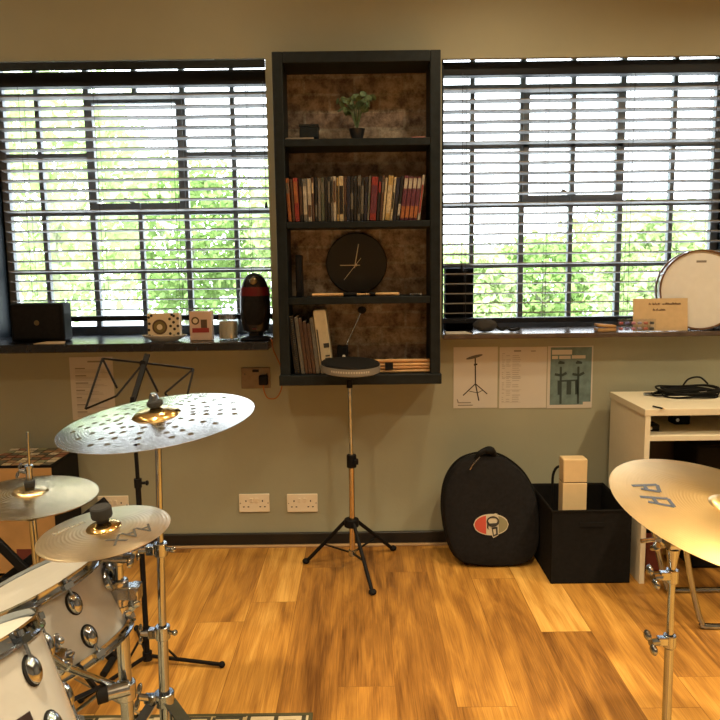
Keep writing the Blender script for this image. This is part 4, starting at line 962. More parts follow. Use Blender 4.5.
MB().cbox((c0.x + .03, c0.y - .05, zd + .034), (.035, .016, .01), 0, Matrix.Rotation(.3, 3, 'Z')).build('cable_tie', M_paper, cbl, bevel=.001)
pn = thing('pencil', onZ(659, 407.5, zd), 'short dark pencil lying on the cream desk top', 'pencil')
pa, pb = onZ(653, 406.2, zd + .005), onZ(665, 409, zd + .005)
MB().cyl(pa, pa.lerp(pb, .85), .0038, n=6).build('barrel', M_blackm, pn)
MB().cyl(pa.lerp(pb, .85), pb, .0038, .0008, n=6).build('point', M_pale, pn)
zq = zsh + .001
for (p0, p1, h, nm, lb, m_) in ((647, 660, .03, 'cable_adapter', 'small black adapter on the desk shelf, left of two', M_blackm), (674, 690, .045, 'audio_interface', 'dark box pushed back on the desk shelf, right of two', M_blackm)):
    yy = yd + (.08 if p0 < 660 else .2)
    a = (X(p0, 430, yy), yy, zq); b = (X(p1, 430, yy), yy + .07, zq + h)
    t = thing(nm, ((a[0] + b[0]) / 2, yy + .03, zq), lb, 'device')
    MB().box(a, b).build('body', m_, t, bevel=.006)
    MB().lathe([(0, 0), (.008, 0), (.008, .006), (0, .006)], Matrix.Translation((a[0] + .012, yy, zq + h * .5)) @ Matrix.Rotation(R(90), 4, 'X'), 12).build('connector', M_chromed, t)
a = (X(694, 500, -.33), -.33, 0.001); b = (a[0] + .34, -.1, Z(700, 446, -.33))
cs = thing('black_case', ((a[0] + b[0]) / 2, -.2, 0), 'tall black case standing under the right part of the desk', 'case')
MB().box(a, b).build('body', M_blackm, cs, bevel=.01)
MB().tube([((a[0] + b[0]) / 2 - .06, -.215, b[2]), ((a[0] + b[0]) / 2 - .05, -.215, b[2] + .025), ((a[0] + b[0]) / 2 + .05, -.215, b[2] + .025), ((a[0] + b[0]) / 2 + .06, -.215, b[2])], .007, 8).build('handle', M_rubber, cs)
a = (X(645, 560, -.36), -.36, 0.001); b = (X(662, 560, -.36), -.28, Z(655, 541, -.36))
rb = thing('red_tin', ((a[0] + b[0]) / 2, -.3, 0), 'dark red tin under the desk behind the chrome cymbal stand', 'tin')
MB().box(a, b).build('body', mat('dull red', (.16, .03, .02), .5), rb, bevel=.01)
MB().box((a[0] + .004, a[1] + .004, b[2]), (b[0] - .004, b[1] - .004, b[2] + .008)).build('lid', mat('dull red', (0, 0, 0), .5), rb, bevel=.003)

# chrome sled chair in front of the desk
fl = onZ(712, 626, .012); ych = fl.y
ch = thing('tube_chair', (fl.x + .25, ych + .2, 0), 'chair with bent chrome tube legs and black seat behind the large cymbal', 'chair')
def sled(yy, dx=0):
    t0 = onY(683.5, 540, yy); 
    return [Vector((t0.x - .012 + dx, yy, .44)), Vector((X(689, 570, yy) + dx, yy, Z(689, 570, yy))), Vector((X(697, 608, yy) + dx, yy, Z(697, 608, yy))), Vector((X(702, 620, yy) + dx, yy, .028)), Vector((X(712, 626, yy) + dx, yy, .0115)), Vector((fl.x + .34 + dx, yy, .0115))]
p1 = sled(ych); x0_ = p1[0].x
for yy in (ych, ych + .30):
    pts = [Vector((q.x, yy, q.z)) for q in p1]
    MB().tube(catmull(pts, 5, False), .0105, 12).build('leg', M_chrome, ch)
MB().box((x0_ - .01, ych - .01, .44), (x0_ + .42, ych + .31, .475)).build('seat', M_fabric, ch, bevel=.012)
MB().tube([(x0_ + .40, ych + .01, .45), (x0_ + .46, ych + .01, .80)], .0105, 10).build('back_post', M_chrome, ch)
MB().tube([(x0_ + .40, ych + .29, .45), (x0_ + .46, ych + .29, .80)], .0105, 10).build('back_post', M_chrome, ch)
MB().box((x0_ + .43, ych - .005, .62), (x0_ + .46, ych + .305, .80)).build('backrest', M_fabric, ch, bevel=.008)

# ------------------------------------------------------------------ cajon at the left
yc = -0.33; xr_ = X(54.5, 520, yc); ycb = -.03; xl_ = xr_ - .31; zc_ = Z(30, 465.5, yc)
cj = thing('cajon', ((xr_ + xl_) / 2, (yc + ycb) / 2, 0), 'wooden box drum with tan front, black sides and picture-covered top', 'box drum')
bd = MB(); bd.box((xl_, yc + .006, .02), (xr_, ycb, zc_ - .012)); bd.build('body', M_blackm, cj, bevel=.003)
MB().box((xl_, yc, .02), (xr_, yc + .006, zc_ - .012)).build('front_panel', M_plyb, cj, bevel=.001)
MB().box((xl_, yc, zc_ - .012), (xr_, ycb, zc_)).build('top_panel', M_blackm, cj, bevel=.002)
tl = MB(); rr = random.Random(11); tcol = [(0.45, 0.36, 0.22), (0.28, 0.16, 0.08), (0.22, 0.09, 0.05), (0.50, 0.42, 0.30), (0.10, 0.09, 0.06), (0.22, 0.22, 0.12)]
nx, ny = 7, 7
for i in range(nx):
    for j_ in range(ny):
        cxx, cyy = xl_ + (xr_ - xl_) * (i + .5) / nx, yc + (ycb - yc) * (j_ + .5) / ny
        tl.cbox((cxx, cyy, zc_ + .0008 + .0006 * rr.random()), ((xr_ - xl_) / nx * .86, (ycb - yc) / ny * .8, .0014), rr.randrange(6), Matrix.Rotation(rr.uniform(-.2, .2), 3, 'Z'))
tl.build('top_pictures', [mat('sticker%d' % i, c, .5, noise=.4, nscale=90) for i, c in enumerate(tcol)], cj)
la = (X(17, 555, yc), yc - .001, Z(25, 563, yc)); lb_ = (X(35, 555, yc), yc, Z(25, 549, yc))
MB().box(la, lb_).build('label', mat('red label', (.12, .025, .02), .6), cj)
for (fx, fy) in ((xl_ + .03, yc + .03), (xr_ - .03, yc + .03), (xl_ + .03, ycb - .03), (xr_ - .03, ycb - .03)): MB().cyl((fx, fy, 0), (fx, fy, .02), .014, n=12).build('foot', M_rubber, cj)

# black folding stand seen low at the left edge
bs = thing('black_folding_stand', atD(2, 566, 2.3) * 1.0, 'black flat-bar folding stand low at the left edge', 'stand')
bs.location.z = 0; bs['_o'] = tuple(bs.location)
yq = atD(5, 560, 2.45).y
pA, pB = onY(-40, 505, yq), onY(30, 575, yq)
dv = (pB - pA).normalized(); tpar = (pB.z - .012) / -dv.z
pF = pB + dv * tpar
MB().bar(pA, pF, .032, .016).build('leg', M_blackm, bs, bevel=.003)
pC = Vector((pF.x, yq - .03, pA.z)); pD = Vector((pA.x, yq - .03, .012))
MB().bar(Vector((pF.x - .0, yq + .025, pA.z)), Vector((pA.x - .25, yq + .025, .012)), .032, .016).build('leg', M_blackm, bs, bevel=.003)
pe0, pe1 = onY(-60, 581, yq), onY(20, 581, yq)
MB().bar(pe0, pe1, .022, .014).build('crossbar', M_blackm, bs, bevel=.002)
MB().cyl((pF.x, yq - .1, .012), (pF.x, yq + .1, .012), .012, n=12).build('foot', M_rubber, bs)

# ------------------------------------------------------------------ folding music stand
bpt = onZ(147.5, 657, .03); ym_ = bpt.y
ms = thing('music_stand', (bpt.x, ym_, 0), 'black folding wire music stand behind the large drilled cymbal', 'music stand')
PM = lambda px, py, dy=0.0: onY(px, py, ym_ + dy)
top = PM(136, 397)
vt = Vector((bpt.x, ym_, top.z))
MB().cyl((bpt.x, ym_, .02), (bpt.x, ym_, Z(140, 480, ym_)), .009, n=14).build('lower_tube', M_blackm, ms)
MB().cyl((bpt.x, ym_, Z(140, 480, ym_)), (bpt.x - .004, ym_, top.z), .0065, n=12).build('upper_tube', M_blackm, ms)
kz = Z(140, 483, ym_)
kk = MB().cyl((bpt.x, ym_, kz - .015), (bpt.x, ym_, kz + .015), .0125, n=14); kk.cyl((bpt.x, ym_, kz), (bpt.x + .028, ym_, kz), .005, n=8); kk.sphere((bpt.x + .03, ym_, kz), (.006, .009, .009), 10, 6)
kk.build('collar', M_blackm, ms)
MB().bar((bpt.x - .004, ym_, top.z - .02), PM(147.5, 354, .10), .018, .010).build('spine', M_blackm, ms, bevel=.002)
A, M_, B = PM(102.5, 358.5, .09), PM(143.5, 363, .085), PM(193.5, 369, .09)
C_, D_, C2 = PM(85.5, 409, .0), PM(116.5, 396, .02), PM(182, 418, .0)
D2 = PM(165, 393, .02)
for pts in ((A, M_), (M_, B), (A, C_), (C_, D_), (D_, M_), (A, PM(117, 388, .03)), (M_, PM(158, 392, .03)), (B, C2), (B, D2), (D2, C2)):
    MB().bar(pts[0], pts[1], .0065, .0035).build('arm', M_blackm, ms)
MB().cyl(M_ + Vector((0, -.012, 0)), M_ + Vector((0, .01, 0)), .011, n=12).build('pivot', M_blackm, ms)
uz = Z(146, 633, ym_)
MB().cyl((bpt.x, ym_, uz - .018), (bpt.x, ym_, uz + .018), .017, n=14).build('upper_hub', M_blackm, ms)
MB().cyl((bpt.x, ym_, .02), (bpt.x, ym_, .05), .016, n=14).build('lower_hub', M_blackm, ms)
fe = onZ(222, 664.5, .012); base_a = math.atan2(fe.y - ym_, fe.x - bpt.x); Lg = math.hypot(fe.y - ym_, fe.x - bpt.x)
for q in range(3):
    a_ = base_a + q * 2 * PI / 3; e = Vector((bpt.x + Lg * math.cos(a_), ym_ + Lg * math.sin(a_), .012)); s_ = Vector((bpt.x + .015 * math.cos(a_), ym_ + .015 * math.sin(a_), .034))
    lg = MB().bar(s_, e, .010, .010, up=(0, 0, 1)).build('leg', M_blackm, ms, bevel=.001)
    MB().sphere(e, (.011, .011, .0115), 10, 8).build('rubber_foot', M_rubber, lg)
    MB().bar(Vector((bpt.x + .015 * math.cos(a_), ym_ + .015 * math.sin(a_), uz)), s_.lerp(e, .38), .007, .004, up=(0, 0, 1)).build('brace', M_blackm, lg)

# ------------------------------------------------------------------ cymbals
def cym_prof(Rr, bell, bow=0.10):
    rb = bell * Rr
    def zt(r):
        if r < rb: return Rr * bow + (rb * .36) * math.sqrt(max(0, 1 - (r / rb) ** 2 * .98))
        u = (r - rb) / (Rr - rb); return Rr * bow * (1 - u ** 1.5) + rb * .05 * (1 - u)
    return zt
def cymbal(name, M, Rr, bell, m_top, label, holes=None, bell_m=None, nr=26, na=96, bow=.06):
    root = thing(name, None, label, 'cymbal', matrix=M)
    zt = cym_prof(Rr, bell, bow); th = .0004; r0 = .006
    f = MB(); rb = bell * Rr
    def ring(rs, na, skip=None):
        vs = []; fs = []
        for r in rs:
            for j_ in range(na):
                a_ = 2 * PI * j_ / na; vs.append((r * math.cos(a_), r * math.sin(a_), zt(r)))
        n_ = len(vs); vs2 = [(v[0], v[1], v[2] - th) for v in vs]
        K = len(rs)
        for i in range(K - 1):
            for j_ in range(na):
                if skip and skip((rs[i] + rs[i + 1]) / 2, 2 * PI * (j_ + .5) / na): continue
                q = (i * na + j_, i * na + (j_ + 1) % na, (i + 1) * na + (j_ + 1) % na, (i + 1) * na + j_)
                fs.append(q); fs.append(tuple(n_ + x for x in q[::-1]))
        for i in (0, K - 1):
            for j_ in range(na):
                q = (i * na + j_, i * na + (j_ + 1) % na, n_ + i * na + (j_ + 1) % na, n_ + i * na + j_); fs.append(q if i else q[::-1])
        return vs + vs2, fs
    rs = [r0 + (rb - r0) * i / 10 for i in range(11)]
    v_, f_ = ring(rs, na); MB().add(v_, f_).build('bell', bell_m or m_top, root, fix=False, smooth=50)
    if holes:
        rs = [rb + (Rr - rb) * i / 90 for i in range(91)]; v_, f_ = ring(rs, 640, holes)
    else:
        rs = [rb + (Rr - rb) * i / nr for i in range(nr + 1)]; v_, f_ = ring(rs, na)
    MB().add(v_, f_).build('bow', m_top, root, fix=False, smooth=50)
    return root, zt
M_cr = cymbal_mat('brilliant bronze', (0.86, 0.85, 0.80), 0.20, 0.3, .10, .06)
M_crb = cymbal_mat('bright bell bronze', (0.86, 0.62, 0.26), 0.16, 0.0, .1, .1)
M_sp = cymbal_mat('dull bronze', (0.86, 0.72, 0.50), 0.30, 0.4, .25, .3)
M_hh = cymbal_mat('lathed bronze', (0.90, 0.74, 0.44), 0.22, 0.85, .2, .15)
M_rd = cymbal_mat('ride bronze', (0.86, 0.61, 0.28), 0.3, 0.6, .2, .12)
DK = ((MROT @ Vector((0, 0, -1))))
# big drilled crash
RC = .220
HO = []
for sI in range(19):
    a_ = 2 * PI * sI / 19 + .06 * (sI % 3)
    for q in range(4): HO.append((.082 + q * .031 + (sI % 2) * .008, a_ + q * .03))
HX = [(r * math.cos(a_), r * math.sin(a_)) for r, a_ in HO]
def hole(r, a_):
    x, y = r * math.cos(a_), r * math.sin(a_)
    return any((x - hx) ** 2 + (y - hy) ** 2 < .0073 ** 2 for hx, hy in HX)
d_cr = .457 * F / 201.0
Mcr = disc_frame(157.5, 420, d_cr, 10.2, .255)
Cc, ztc = cymbal('crash_cymbal', Mcr, RC, .25, M_cr, 'large pale cymbal drilled with rows of holes, left of centre', hole, M_crb, bow=.045)
# splash
d_sp = .254 * F / 135.0 + .06
Msp = disc_frame(104.5, 531.5, d_sp, 13.0, .37)
RS = 64.5 * d_sp / F
Cs, zts = cymbal('splash_cymbal', Msp, RS, .27, M_sp, 'small tarnished cymbal marked AAX above the white tom', None, M_crb)
def drape(mb, zt_, Rr):
    mb.v = [Vector((v.x, v.y, zt_(min(Rr, math.hypot(v.x, v.y))) + .0007 + v.z)) for v in mb.v]
tm = MB(); text_mb(tm, 'AAX', .046, Matrix.Translation((RS * .36, -RS * .46, 0)) @ Matrix.Rotation(R(180 + 24), 4, 'Z'), .0002); drape(tm, zts, RS)
tm.build('lettering', M_ink, Cs)
tm = MB(); text_mb(tm, 'SABIAN', .020, Matrix.Translation((-RS * .5, RS * .35, 0)) @ Matrix.Rotation(R(20), 4, 'Z'), .0002); drape(tm, zts, RS)
tm.build('maker_lettering', M_print, Cs)
# hi-hats
d_hh = .356 * F / 134.0
Mhh = disc_frame(30.5, 496, d_hh, 7.0, .32)
Ch, zth = cymbal('hi_hat_cymbal', Mhh, .171, .27, M_hh, 'golden hi-hat cymbal on the stand, upper of the pair', None, M_hh)
Mh2 = Mhh @ Matrix.Translation((0, 0, -.004)) @ Matrix.Rotation(PI, 4, 'X')
Ch2, _z = cymbal('hi_hat_cymbal', Mh2, .168, .27, M_hh, 'golden hi-hat cymbal facing down, lower of the pair', None, M_hh)
Ch['group'] = Ch2['group'] = 'hi-hat cymbals'
# ride at the right
RD = .254; d_rd = RD * F / 117.0
Mrd = disc_frame(729, 514, d_rd, -20.5, .385)
Cr, ztr = cymbal('ride_cymbal', Mrd, RD, .19, M_rd, 'large golden cymbal marked AA at the right edge', None, M_rd)
tm = MB()
# slanted AA: two open letters built from bars on the bow
def local_at(M, px, py, zt, Rr):
    d = ray(px, py); Mi = M.inverted(); o = Mi @ CAM; dd = Mi.to_3x3() @ d
    z_ = 0.0
    for _ in range(8):
        t = (z_ - o.z) / dd.z; p = o + dd * t; z_ = zt(min(Rr, math.hypot(p.x, p.y)))
    return Vector((p.x, p.y, z_ + .0008))
for pts in (((632.5, 486), (659, 495), (635, 491.5)), ((641, 496.5), (674.5, 507), (645, 501.5))): pass
AAS = [[((632.5, 485.5), (659, 490.5)), ((633.5, 488.5), (648, 493.5), (658.5, 493.0))], []]
def strokes(mb, M, zt, Rr, segs, w):
    for s_ in segs:
        P = [local_at(M, p[0], p[1], zt, Rr) for p in s_]
        for i in range(len(P) - 1): mb.bar(P[i], P[i + 1], w, .0006, up=(0, 0, 1))
strokes(tm, Mrd, ztr, RD, [((632, 486), (657, 485)), ((657, 485), (659.5, 492)), ((659.5, 492), (641, 489)), ((644, 485.5), (647, 490))], .0088)
strokes(tm, Mrd, ztr, RD, [((640, 497), (668, 499)), ((668, 499), (674, 507)), ((674, 507), (648, 502)), ((653, 498), (657, 503.5))], .0088)
tm.build('lettering', mat('grey blue ink', (.035, .045, .07), .5), Cr)

# ------------------------------------------------------------------ chrome hardware
def wing(mb, c, ax, s=1.0):
    c = Vector(c); ax = Vector(ax).normalized(); u = ax.orthogonal().normalized()
    mb.cyl(c, c + ax * .02 * s, .007 * s, n=10)
    for k in (-1, 1): mb.sphere(c + ax * .02 * s + u * k * .014 * s, (.011 * s, .005 * s, .009 * s), 10, 6, Matrix((u, ax, u.cross(ax))).transposed().to_4x4())
def legs3(root, x, y, zh, rad, rot, hubz2):
    for q in range(3):
        a_ = rot + q * 2 * PI / 3; c, s = math.cos(a_), math.sin(a_)
        e = Vector((x + rad * c, y + rad * s, .012)); k_ = Vector((x + rad * .35 * c, y + rad * .35 * s, hubz2 * .35 + zh * .4))
        lg = MB()
        for o_ in (-.009, .009):
            ov = Vector((-s, c, 0)) * o_
            lg.bar(Vector((x + .02 * c, y + .02 * s, zh)) + ov, e + ov, .004, .018, up=(-s, c, 0))
        l_ = lg.build('leg', M_chrome, root)
        b = MB()
        pm = Vector((x + .02 * c, y + .02 * s, zh)).lerp(e, .5)
        b.bar(Vector((x + .02 * c, y + .02 * s, hubz2)), pm, .012, .004, up=(0, 0, 1)); b.build('brace', M_chrome, l_)
        MB().sphere(e, (.02, .02, .012), 12, 8).build('rubber_foot', M_rubber, l_)
def felt_top(root, M, zt_, h, felt_r=.019, sleeve=True):
    up = M.to_3x3() @ Vector((0, 0, 1)); o = M @ Vector((0, 0, zt_(0)))
    a = MB(); a.lathe([(0, .0012), (felt_r * .7, .0012), (felt_r, .006), (felt_r, h), (felt_r * .8, h + .003), (0, h + .003)], M @ Matrix.Translation((0, 0, zt_(0))), 20)
    a.build('felt', M_felt, root)
    b = MB(); b.lathe([(0, h + .002), (.011, h + .002), (.011, h + .012), (.006, h + .02), (0, h + .02)], M @ Matrix.Translation((0, 0, zt_(0))), 14)
    b.build('wing_nut', M_chrome, root)
    a = MB(); a.lathe([(0, -.02), (.016, -.02), (.016, -.002), (0, -.002)], M @ Matrix.Translation((0, 0, zt_(0) - .002)), 18); a.build('felt', M_felt, root)
    return o, up
# crash stand
o, up = Mcr @ Vector((0, 0, ztc(0))), Mcr.to_3x3() @ Vector((0, 0, 1))
ys = (o - up * .06).y
pt_ = Vector((X(158, 452, ys), ys, Z(158, 452, ys))); pb_ = Vector((X(165, 720, ys), ys, 0)); pb_.z = Z(165, 720, ys)
dirv = (pb_ - pt_).normalized(); gl = lambda zz: pt_ + dirv * ((zz - pt_.z) / dirv.z)
zy = lambda py: Z(162, py, ys)
cs_ = thing('cymbal_stand', (gl(0).x, ys, 0), 'chrome cymbal stand holding the large drilled cymbal', 'cymbal stand', 'chrome cymbal stands')
MB().cyl(gl(zy(552)), o - up * .03, .0075, n=16).build('upper_tube', M_chrome, cs_)
MB().cyl(gl(zy(650)), gl(zy(545)), .0095, n=16).build('middle_tube', M_chrome, cs_)
MB().cyl(gl(.09), gl(zy(630)), .0125, n=18).build('lower_tube', M_chrome, cs_)
MB().cyl(o - up * .03, o + up * .03, .0035, n=8).build('rod', M_chrome, cs_)
felt_top(cs_, Mcr, ztc, .014, .018)
for (py, wd, sd) in ((549, .016, -1), (632, .018, -1)):
    c = gl(zy(py)); k = MB().cyl(c - Vector((0, 0, .016)), c + Vector((0, 0, .016)), wd, n=16); k.cbox(c + Vector((sd * .022, -.004, 0)), (.02, .02, .022)); k.build('clamp', M_chrome, cs_, bevel=.002)
    k = MB(); wing(k, c + Vector((sd * .03, -.006, 0)), (sd, -.35, .1), 1.0); k.build('wing_nut', M_chrome, cs_)
    k = MB().cyl(c, c + Vector((.03, -.004, 0)), .005, n=10); k.sphere(c + Vector((.03, -.004, 0)), .007, 10, 8); k.build('bolt', M_chrome, cs_)
hz = zy(698); hp = gl(hz)
k = MB().cyl(hp - Vector((0, 0, .016)), hp + Vector((0, 0, .016)), .024, n=18); k.cbox(hp + Vector((-.03, -.01, .006)), (.03, .02, .02)); k.build('leg_hub', M_chrome, cs_, bevel=.003)
k = MB(); wing(k, hp + Vector((-.035, -.012, .008)), (-1, -.5, .5), 1.25); k.build('wing_nut', M_chrome, cs_)
legs3(cs_, gl(0).x, ys, hz, .30, R(-20), .10)
# ride stand with boom
yr = atD(672, 560, 1.72).y
P = lambda px, py: Vector((X(px, py, yr), yr, Z(px, py, yr)))
tp_, bt_ = P(673, 548), P(666.5, 720); dirr = (bt_ - tp_).normalized(); gr = lambda zz: tp_ + dirr * ((zz - tp_.z) / dirr.z)
rs_ = thing('cymbal_stand', (gr(0).x, yr, 0), 'chrome boom stand holding the large golden cymbal at the right', 'cymbal stand', 'chrome cymbal stands')
zr = lambda py: Z(670, py, yr)
MB().cyl(gr(zr(668)), gr(zr(546)), .0085, n=16).build('upper_tube', M_chrome, rs_)
MB().cyl(gr(.09), gr(zr(648)), .011, n=18).build('lower_tube', M_chrome, rs_)
k = MB().cyl(gr(zr(566)), gr(zr(549)), .010, .016, n=16); k.build('tilter_socket', M_chrome, rs_)
c = gr(zr(543)); o = Mrd @ Vector((0, 0, ztr(0))); up = Mrd.to_3x3() @ Vector((0, 0, 1))
k = MB().cyl(c + Vector((-.014, 0, 0)), c + Vector((.014, 0, 0)), .019, n=18); k.build('tilter', M_chrome, rs_, bevel=.002)
und = Mrd @ Vector((0.0, 0, ztr(0) - .075))
bdir = (und - c).normalized()
MB().cyl(c - bdir * .075, und, .0065, n=14).build('boom_arm', M_chrome, rs_)
MB().cyl(und, o + up * .03, .004, n=10).build('rod', M_chrome, rs_)
felt_top(rs_, Mrd, ztr, .014, .018)
k = MB(); wing(k, P(658, 540) + Vector((0, -.02, 0)), (-.6, -.6, .6), 1.1); k.build('wing_nut', M_chrome, rs_)
k = MB().cyl(P(655, 539.5), P(641, 541), .0055, n=10); k.build('bolt', M_chromed, rs_)
for py in (575, 640):
    c = gr(zr(py)); k = MB().cyl(c - Vector((0, 0, .018)), c + Vector((0, 0, .014)), .0155, n=16); k.cbox(c + Vector((-.02, -.006, .002)), (.024, .018, .02)); k.build('clamp', M_chrome, rs_, bevel=.002)
    k = MB(); wing(k, c + Vector((-.03, -.008, .0)), (-1, -.4, .15), 1.25); k.build('wing_nut', M_chrome, rs_)
legs3(rs_, gr(0).x, yr, .20, .26, R(90), .08)
# hi-hat stand
o = Mhh @ Vector((0, 0, zth(0))); up = Mhh.to_3x3() @ Vector((0, 0, 1)); yh_ = o.y
hh = thing('hi_hat_stand', (o.x, yh_ + .0, 0), 'chrome hi-hat stand with clutch and rod at the left edge', 'hi-hat stand')
rt_ = onY(27.5, 432, yh_)
MB().cyl(o - Vector((0, 0, .05)), rt_, .0035, n=10).build('pull_rod', M_chrome, hh)
MB().cyl((o.x + .012, yh_, .09), o - up * .055, .0095, n=16).build('tube', M_chrome, hh)
k = MB(); k.lathe([(0, .001), (.013, .001), (.015, .012), (.012, .016), (0, .016)], Mhh @ Matrix.Translation((0, 0, zth(0))), 16); k.build('felt', M_felt, hh)
k = MB().cyl(o + up * .016, o + up * .052, .0085, n=14); k.cyl(o + up * .05, o + up * .058, .011, n=14); k.build('clutch', M_chrome, hh)
k = MB(); wing(k, o + up * .04 + Vector((-.008, 0, 0)), (-1, -.3, .3), .9); k.build('wing_nut', M_chrome, hh)
k = MB(); k.lathe([(0, 0), (.02, 0), (.02, .012), (0, .012)], Mhh @ Matrix.Translation((0, 0, -.062)), 16); k.build('seat_cup', M_blackm, hh)
legs3(hh, o.x + .012, yh_, .26, .26, R(40), .09)

# ------------------------------------------------------------------ drums
def drum(M, Rr, depth, nlug, phase, name, label, hoop_h=.022, badge=None, headcol=M_head):
    root = thing(name, None, label, 'drum', 'white drums of the kit', matrix=M)
    rs = Rr * .955
    MB().lathe([(rs, -depth), (rs, -.004)], None, 64).build('shell', M_drumw, root)
    MB().lathe([(0, .002), (rs * .985, .002), (rs * 1.0, 0), (rs * 1.0, -.003), (0, -.003)], None, 64).build('batter_head', headcol, root)
    MB().lathe([(0, -depth - .002), (rs, -depth - .002), (rs, -depth + .002), (0, -depth + .002)], None, 48).build('resonant_head', M_head, root)
    for nm, z0 in (('top_hoop', -.012), ('bottom_hoop', -depth - hoop_h + .012)):
        h0, h1 = z0, z0 + hoop_h; MB().lathe([(rs + .004, h0), (Rr * 1.02, h0), (Rr * 1.022, h0 + .003), (Rr * .99, h0 + .006), (Rr * .985, h1 - .004), (Rr * 1.0, h1), (Rr * .975, h1), (rs + .003, h0 + .004), (rs + .004, h0)], None, 64).build(nm, M_chrome, root)
    for q in range(nlug):
        a_ = phase + 2 * PI * q / nlug
        for zz, sg in ((-depth * .27, 1), (-depth * .73, -1)):
            Mq = Matrix.Rotation(a_, 4, 'Z') @ Matrix.Translation((rs, 0, zz))
            lg = MB(); lg.sphere(Mq @ Vector((.004, 0, 0)), (.012, .014, .023), 14, 10, Mq)
            l_ = lg.build('lug', M_chrome, root)
            pl_ = MB(); pl_.lathe([(.0, 0), (.0165, 0), (.0165, .003), (.0, .003)], Mq @ Matrix.Diagonal((1, 1, 1.55, 1)) @ Matrix.Rotation(R(90), 4, 'Y') , 18); pl_.build('gasket', M_rubber, l_)
            zend = .004 if sg > 0 else -depth - .004
            rd = MB().cyl(Matrix.Rotation(a_, 4, 'Z') @ Vector((Rr * 1.01, 0, zz)), Matrix.Rotation(a_, 4, 'Z') @ Vector((Rr * 1.01, 0, zend)), .003, n=8)
            e = Matrix.Rotation(a_, 4, 'Z') @ Vector((Rr * 1.01, 0, zend)); rd.cyl(e - Vector((0, 0, .004)), e + Vector((0, 0, .007 * sg)), .005, n=8)
            rd.cbox(Matrix.Rotation(a_, 4, 'Z') @ Vector((Rr * 1.0, 0, -.004 if sg > 0 else -depth + .004)), (.018, .02, .012), 0, Matrix.Rotation(a_, 3, 'Z'))
            rd.build('tension_rod', M_chrome, l_)
    return root, rs
d1 = 1.56; R1 = 72.0 * d1 / F
Mt1 = disc_frame(31, 586, d1, 27.5, .20)
D1, rs1 = drum(Mt1, R1, .165, 6, R(-68), 'tom_drum', 'white tom drum with chrome hoops under the small AAX cymbal')
d2 = 1.14; R2 = 85.0 * d2 / F
Mt2 = disc_frame(-46, 658, d2, 26.0, .16)
D2_, rs2 = drum(Mt2, R2, .20, 6, R(-48), 'tom_drum', 'nearest white tom with a dark red badge, bottom left corner', hoop_h=.026)
bm_ = R(-72)
Mb = Matrix.Rotation(bm_, 4, 'Z') @ Matrix.Translation((rs2, 0, -.125))
k = MB().cbox((0.001, 0, 0), (.003, .05, .044)); k.v = [Mb @ v for v in k.v]; bdg = k.build('badge', mat('black badge', (.02, .012, .012), .3), D2_)
k = MB(); k.lathe([(.012, .0025), (.018, .0025), (.018, .0034), (.012, .0034), (.012, .0025)], Mb @ Matrix.Rotation(R(90), 4, 'Y'), 20, 0); k.lathe([(0, .0025), (.007, .0025), (.007, .0034), (0, .0034)], Mb @ Matrix.Rotation(R(90), 4, 'Y'), 14, 1)
k.build('emblem', [mat('badge red', (.35, .03, .03), .4), mat('badge gold', (.6, .4, .2), .4)], bdg)

# tom stand: post, clamps and arms
yp = atD(119, 600, 1.60).y
Q = lambda px, py, dy=0.0: onY(px, py, yp + dy)
ptop, pbot = Q(117, 548), Q(128, 720); pv = (pbot - ptop).normalized(); gp = lambda zz: ptop + pv * ((zz - ptop.z) / pv.z)
zq_ = lambda py: Z(122, py, yp)
ts = thing('tom_stand', (gp(0).x, yp, 0), 'thick chrome post with clamps carrying the toms and small cymbal', 'drum stand')
MB().cyl(gp(.08), gp(zq_(600)), .0145, n=20).build('lower_post', M_chrome, ts)
MB().cyl(gp(zq_(610)), gp(zq_(552)), .0105, n=18).build('upper_post', M_chrome, ts)
c = gp(zq_(592))
k = MB().cbox(c + Vector((.0, -.004, .004)), (.062, .034, .030)); k.cyl(c + Vector((0, 0, -.03)), c + Vector((0, 0, .03)), .02, n=18); k.cbox(c + Vector((.036, -.004, .002)), (.022, .04, .036)); k.build('multi_clamp', M_chromed, ts, bevel=.004)
k = MB().cyl(c + Vector((-.03, -.012, .006)), c + Vector((-.042, -.014, .006)), .013, n=14); k.build('clamp_knob', M_rubber, ts)
k = MB(); wing(k, c + Vector((.03, -.02, -.016)), (.4, -1, -.3), 1.0); k.build('wing_nut', M_chrome, ts)
k = MB().cyl(c + Vector((0, 0, -.03)), c + Vector((0, 0, -.052)), .0185, n=18); k.build('memory_lock', M_chrome, ts)
c = gp(zq_(556)); k = MB().cyl(c + Vector((-.034, -.005, 0)), c + Vector((.026, -.005, 0)), .014, n=16); k.cyl(c + Vector((0, 0, -.02)), c + Vector((0, 0, .018)), .014, n=16); k.build('top_clamp', M_chromed, ts, bevel=.002)
k = MB(); wing(k, c + Vector((.02, -.012, .004)), (1, -.4, .2), 1.1); k.build('wing_nut', M_chrome, ts)
# arm up to the splash
so = Msp @ Vector((0, 0, zts(0))); sup = Msp.to_3x3() @ Vector((0, 0, 1))
MB().tube([c, c + Vector((-.005, -.02, .01)), so - sup * .045, so + sup * .03], .0045, 10).build('splash_arm', M_chrome, ts)
k = MB().lathe([(0, .0012), (.012, .0012), (.012, .010), (0, .010)], Msp @ Matrix.Translation((0, 0, zts(0))), 18); k.build('felt', M_felt, ts)
k = MB().lathe([(0, .010), (.019, .010), (.0205, .013), (.0205, .030), (.018, .033), (0, .033)], Msp @ Matrix.Translation((0, 0, zts(0))), 18); k.build('rubber_cap', M_felt, ts)
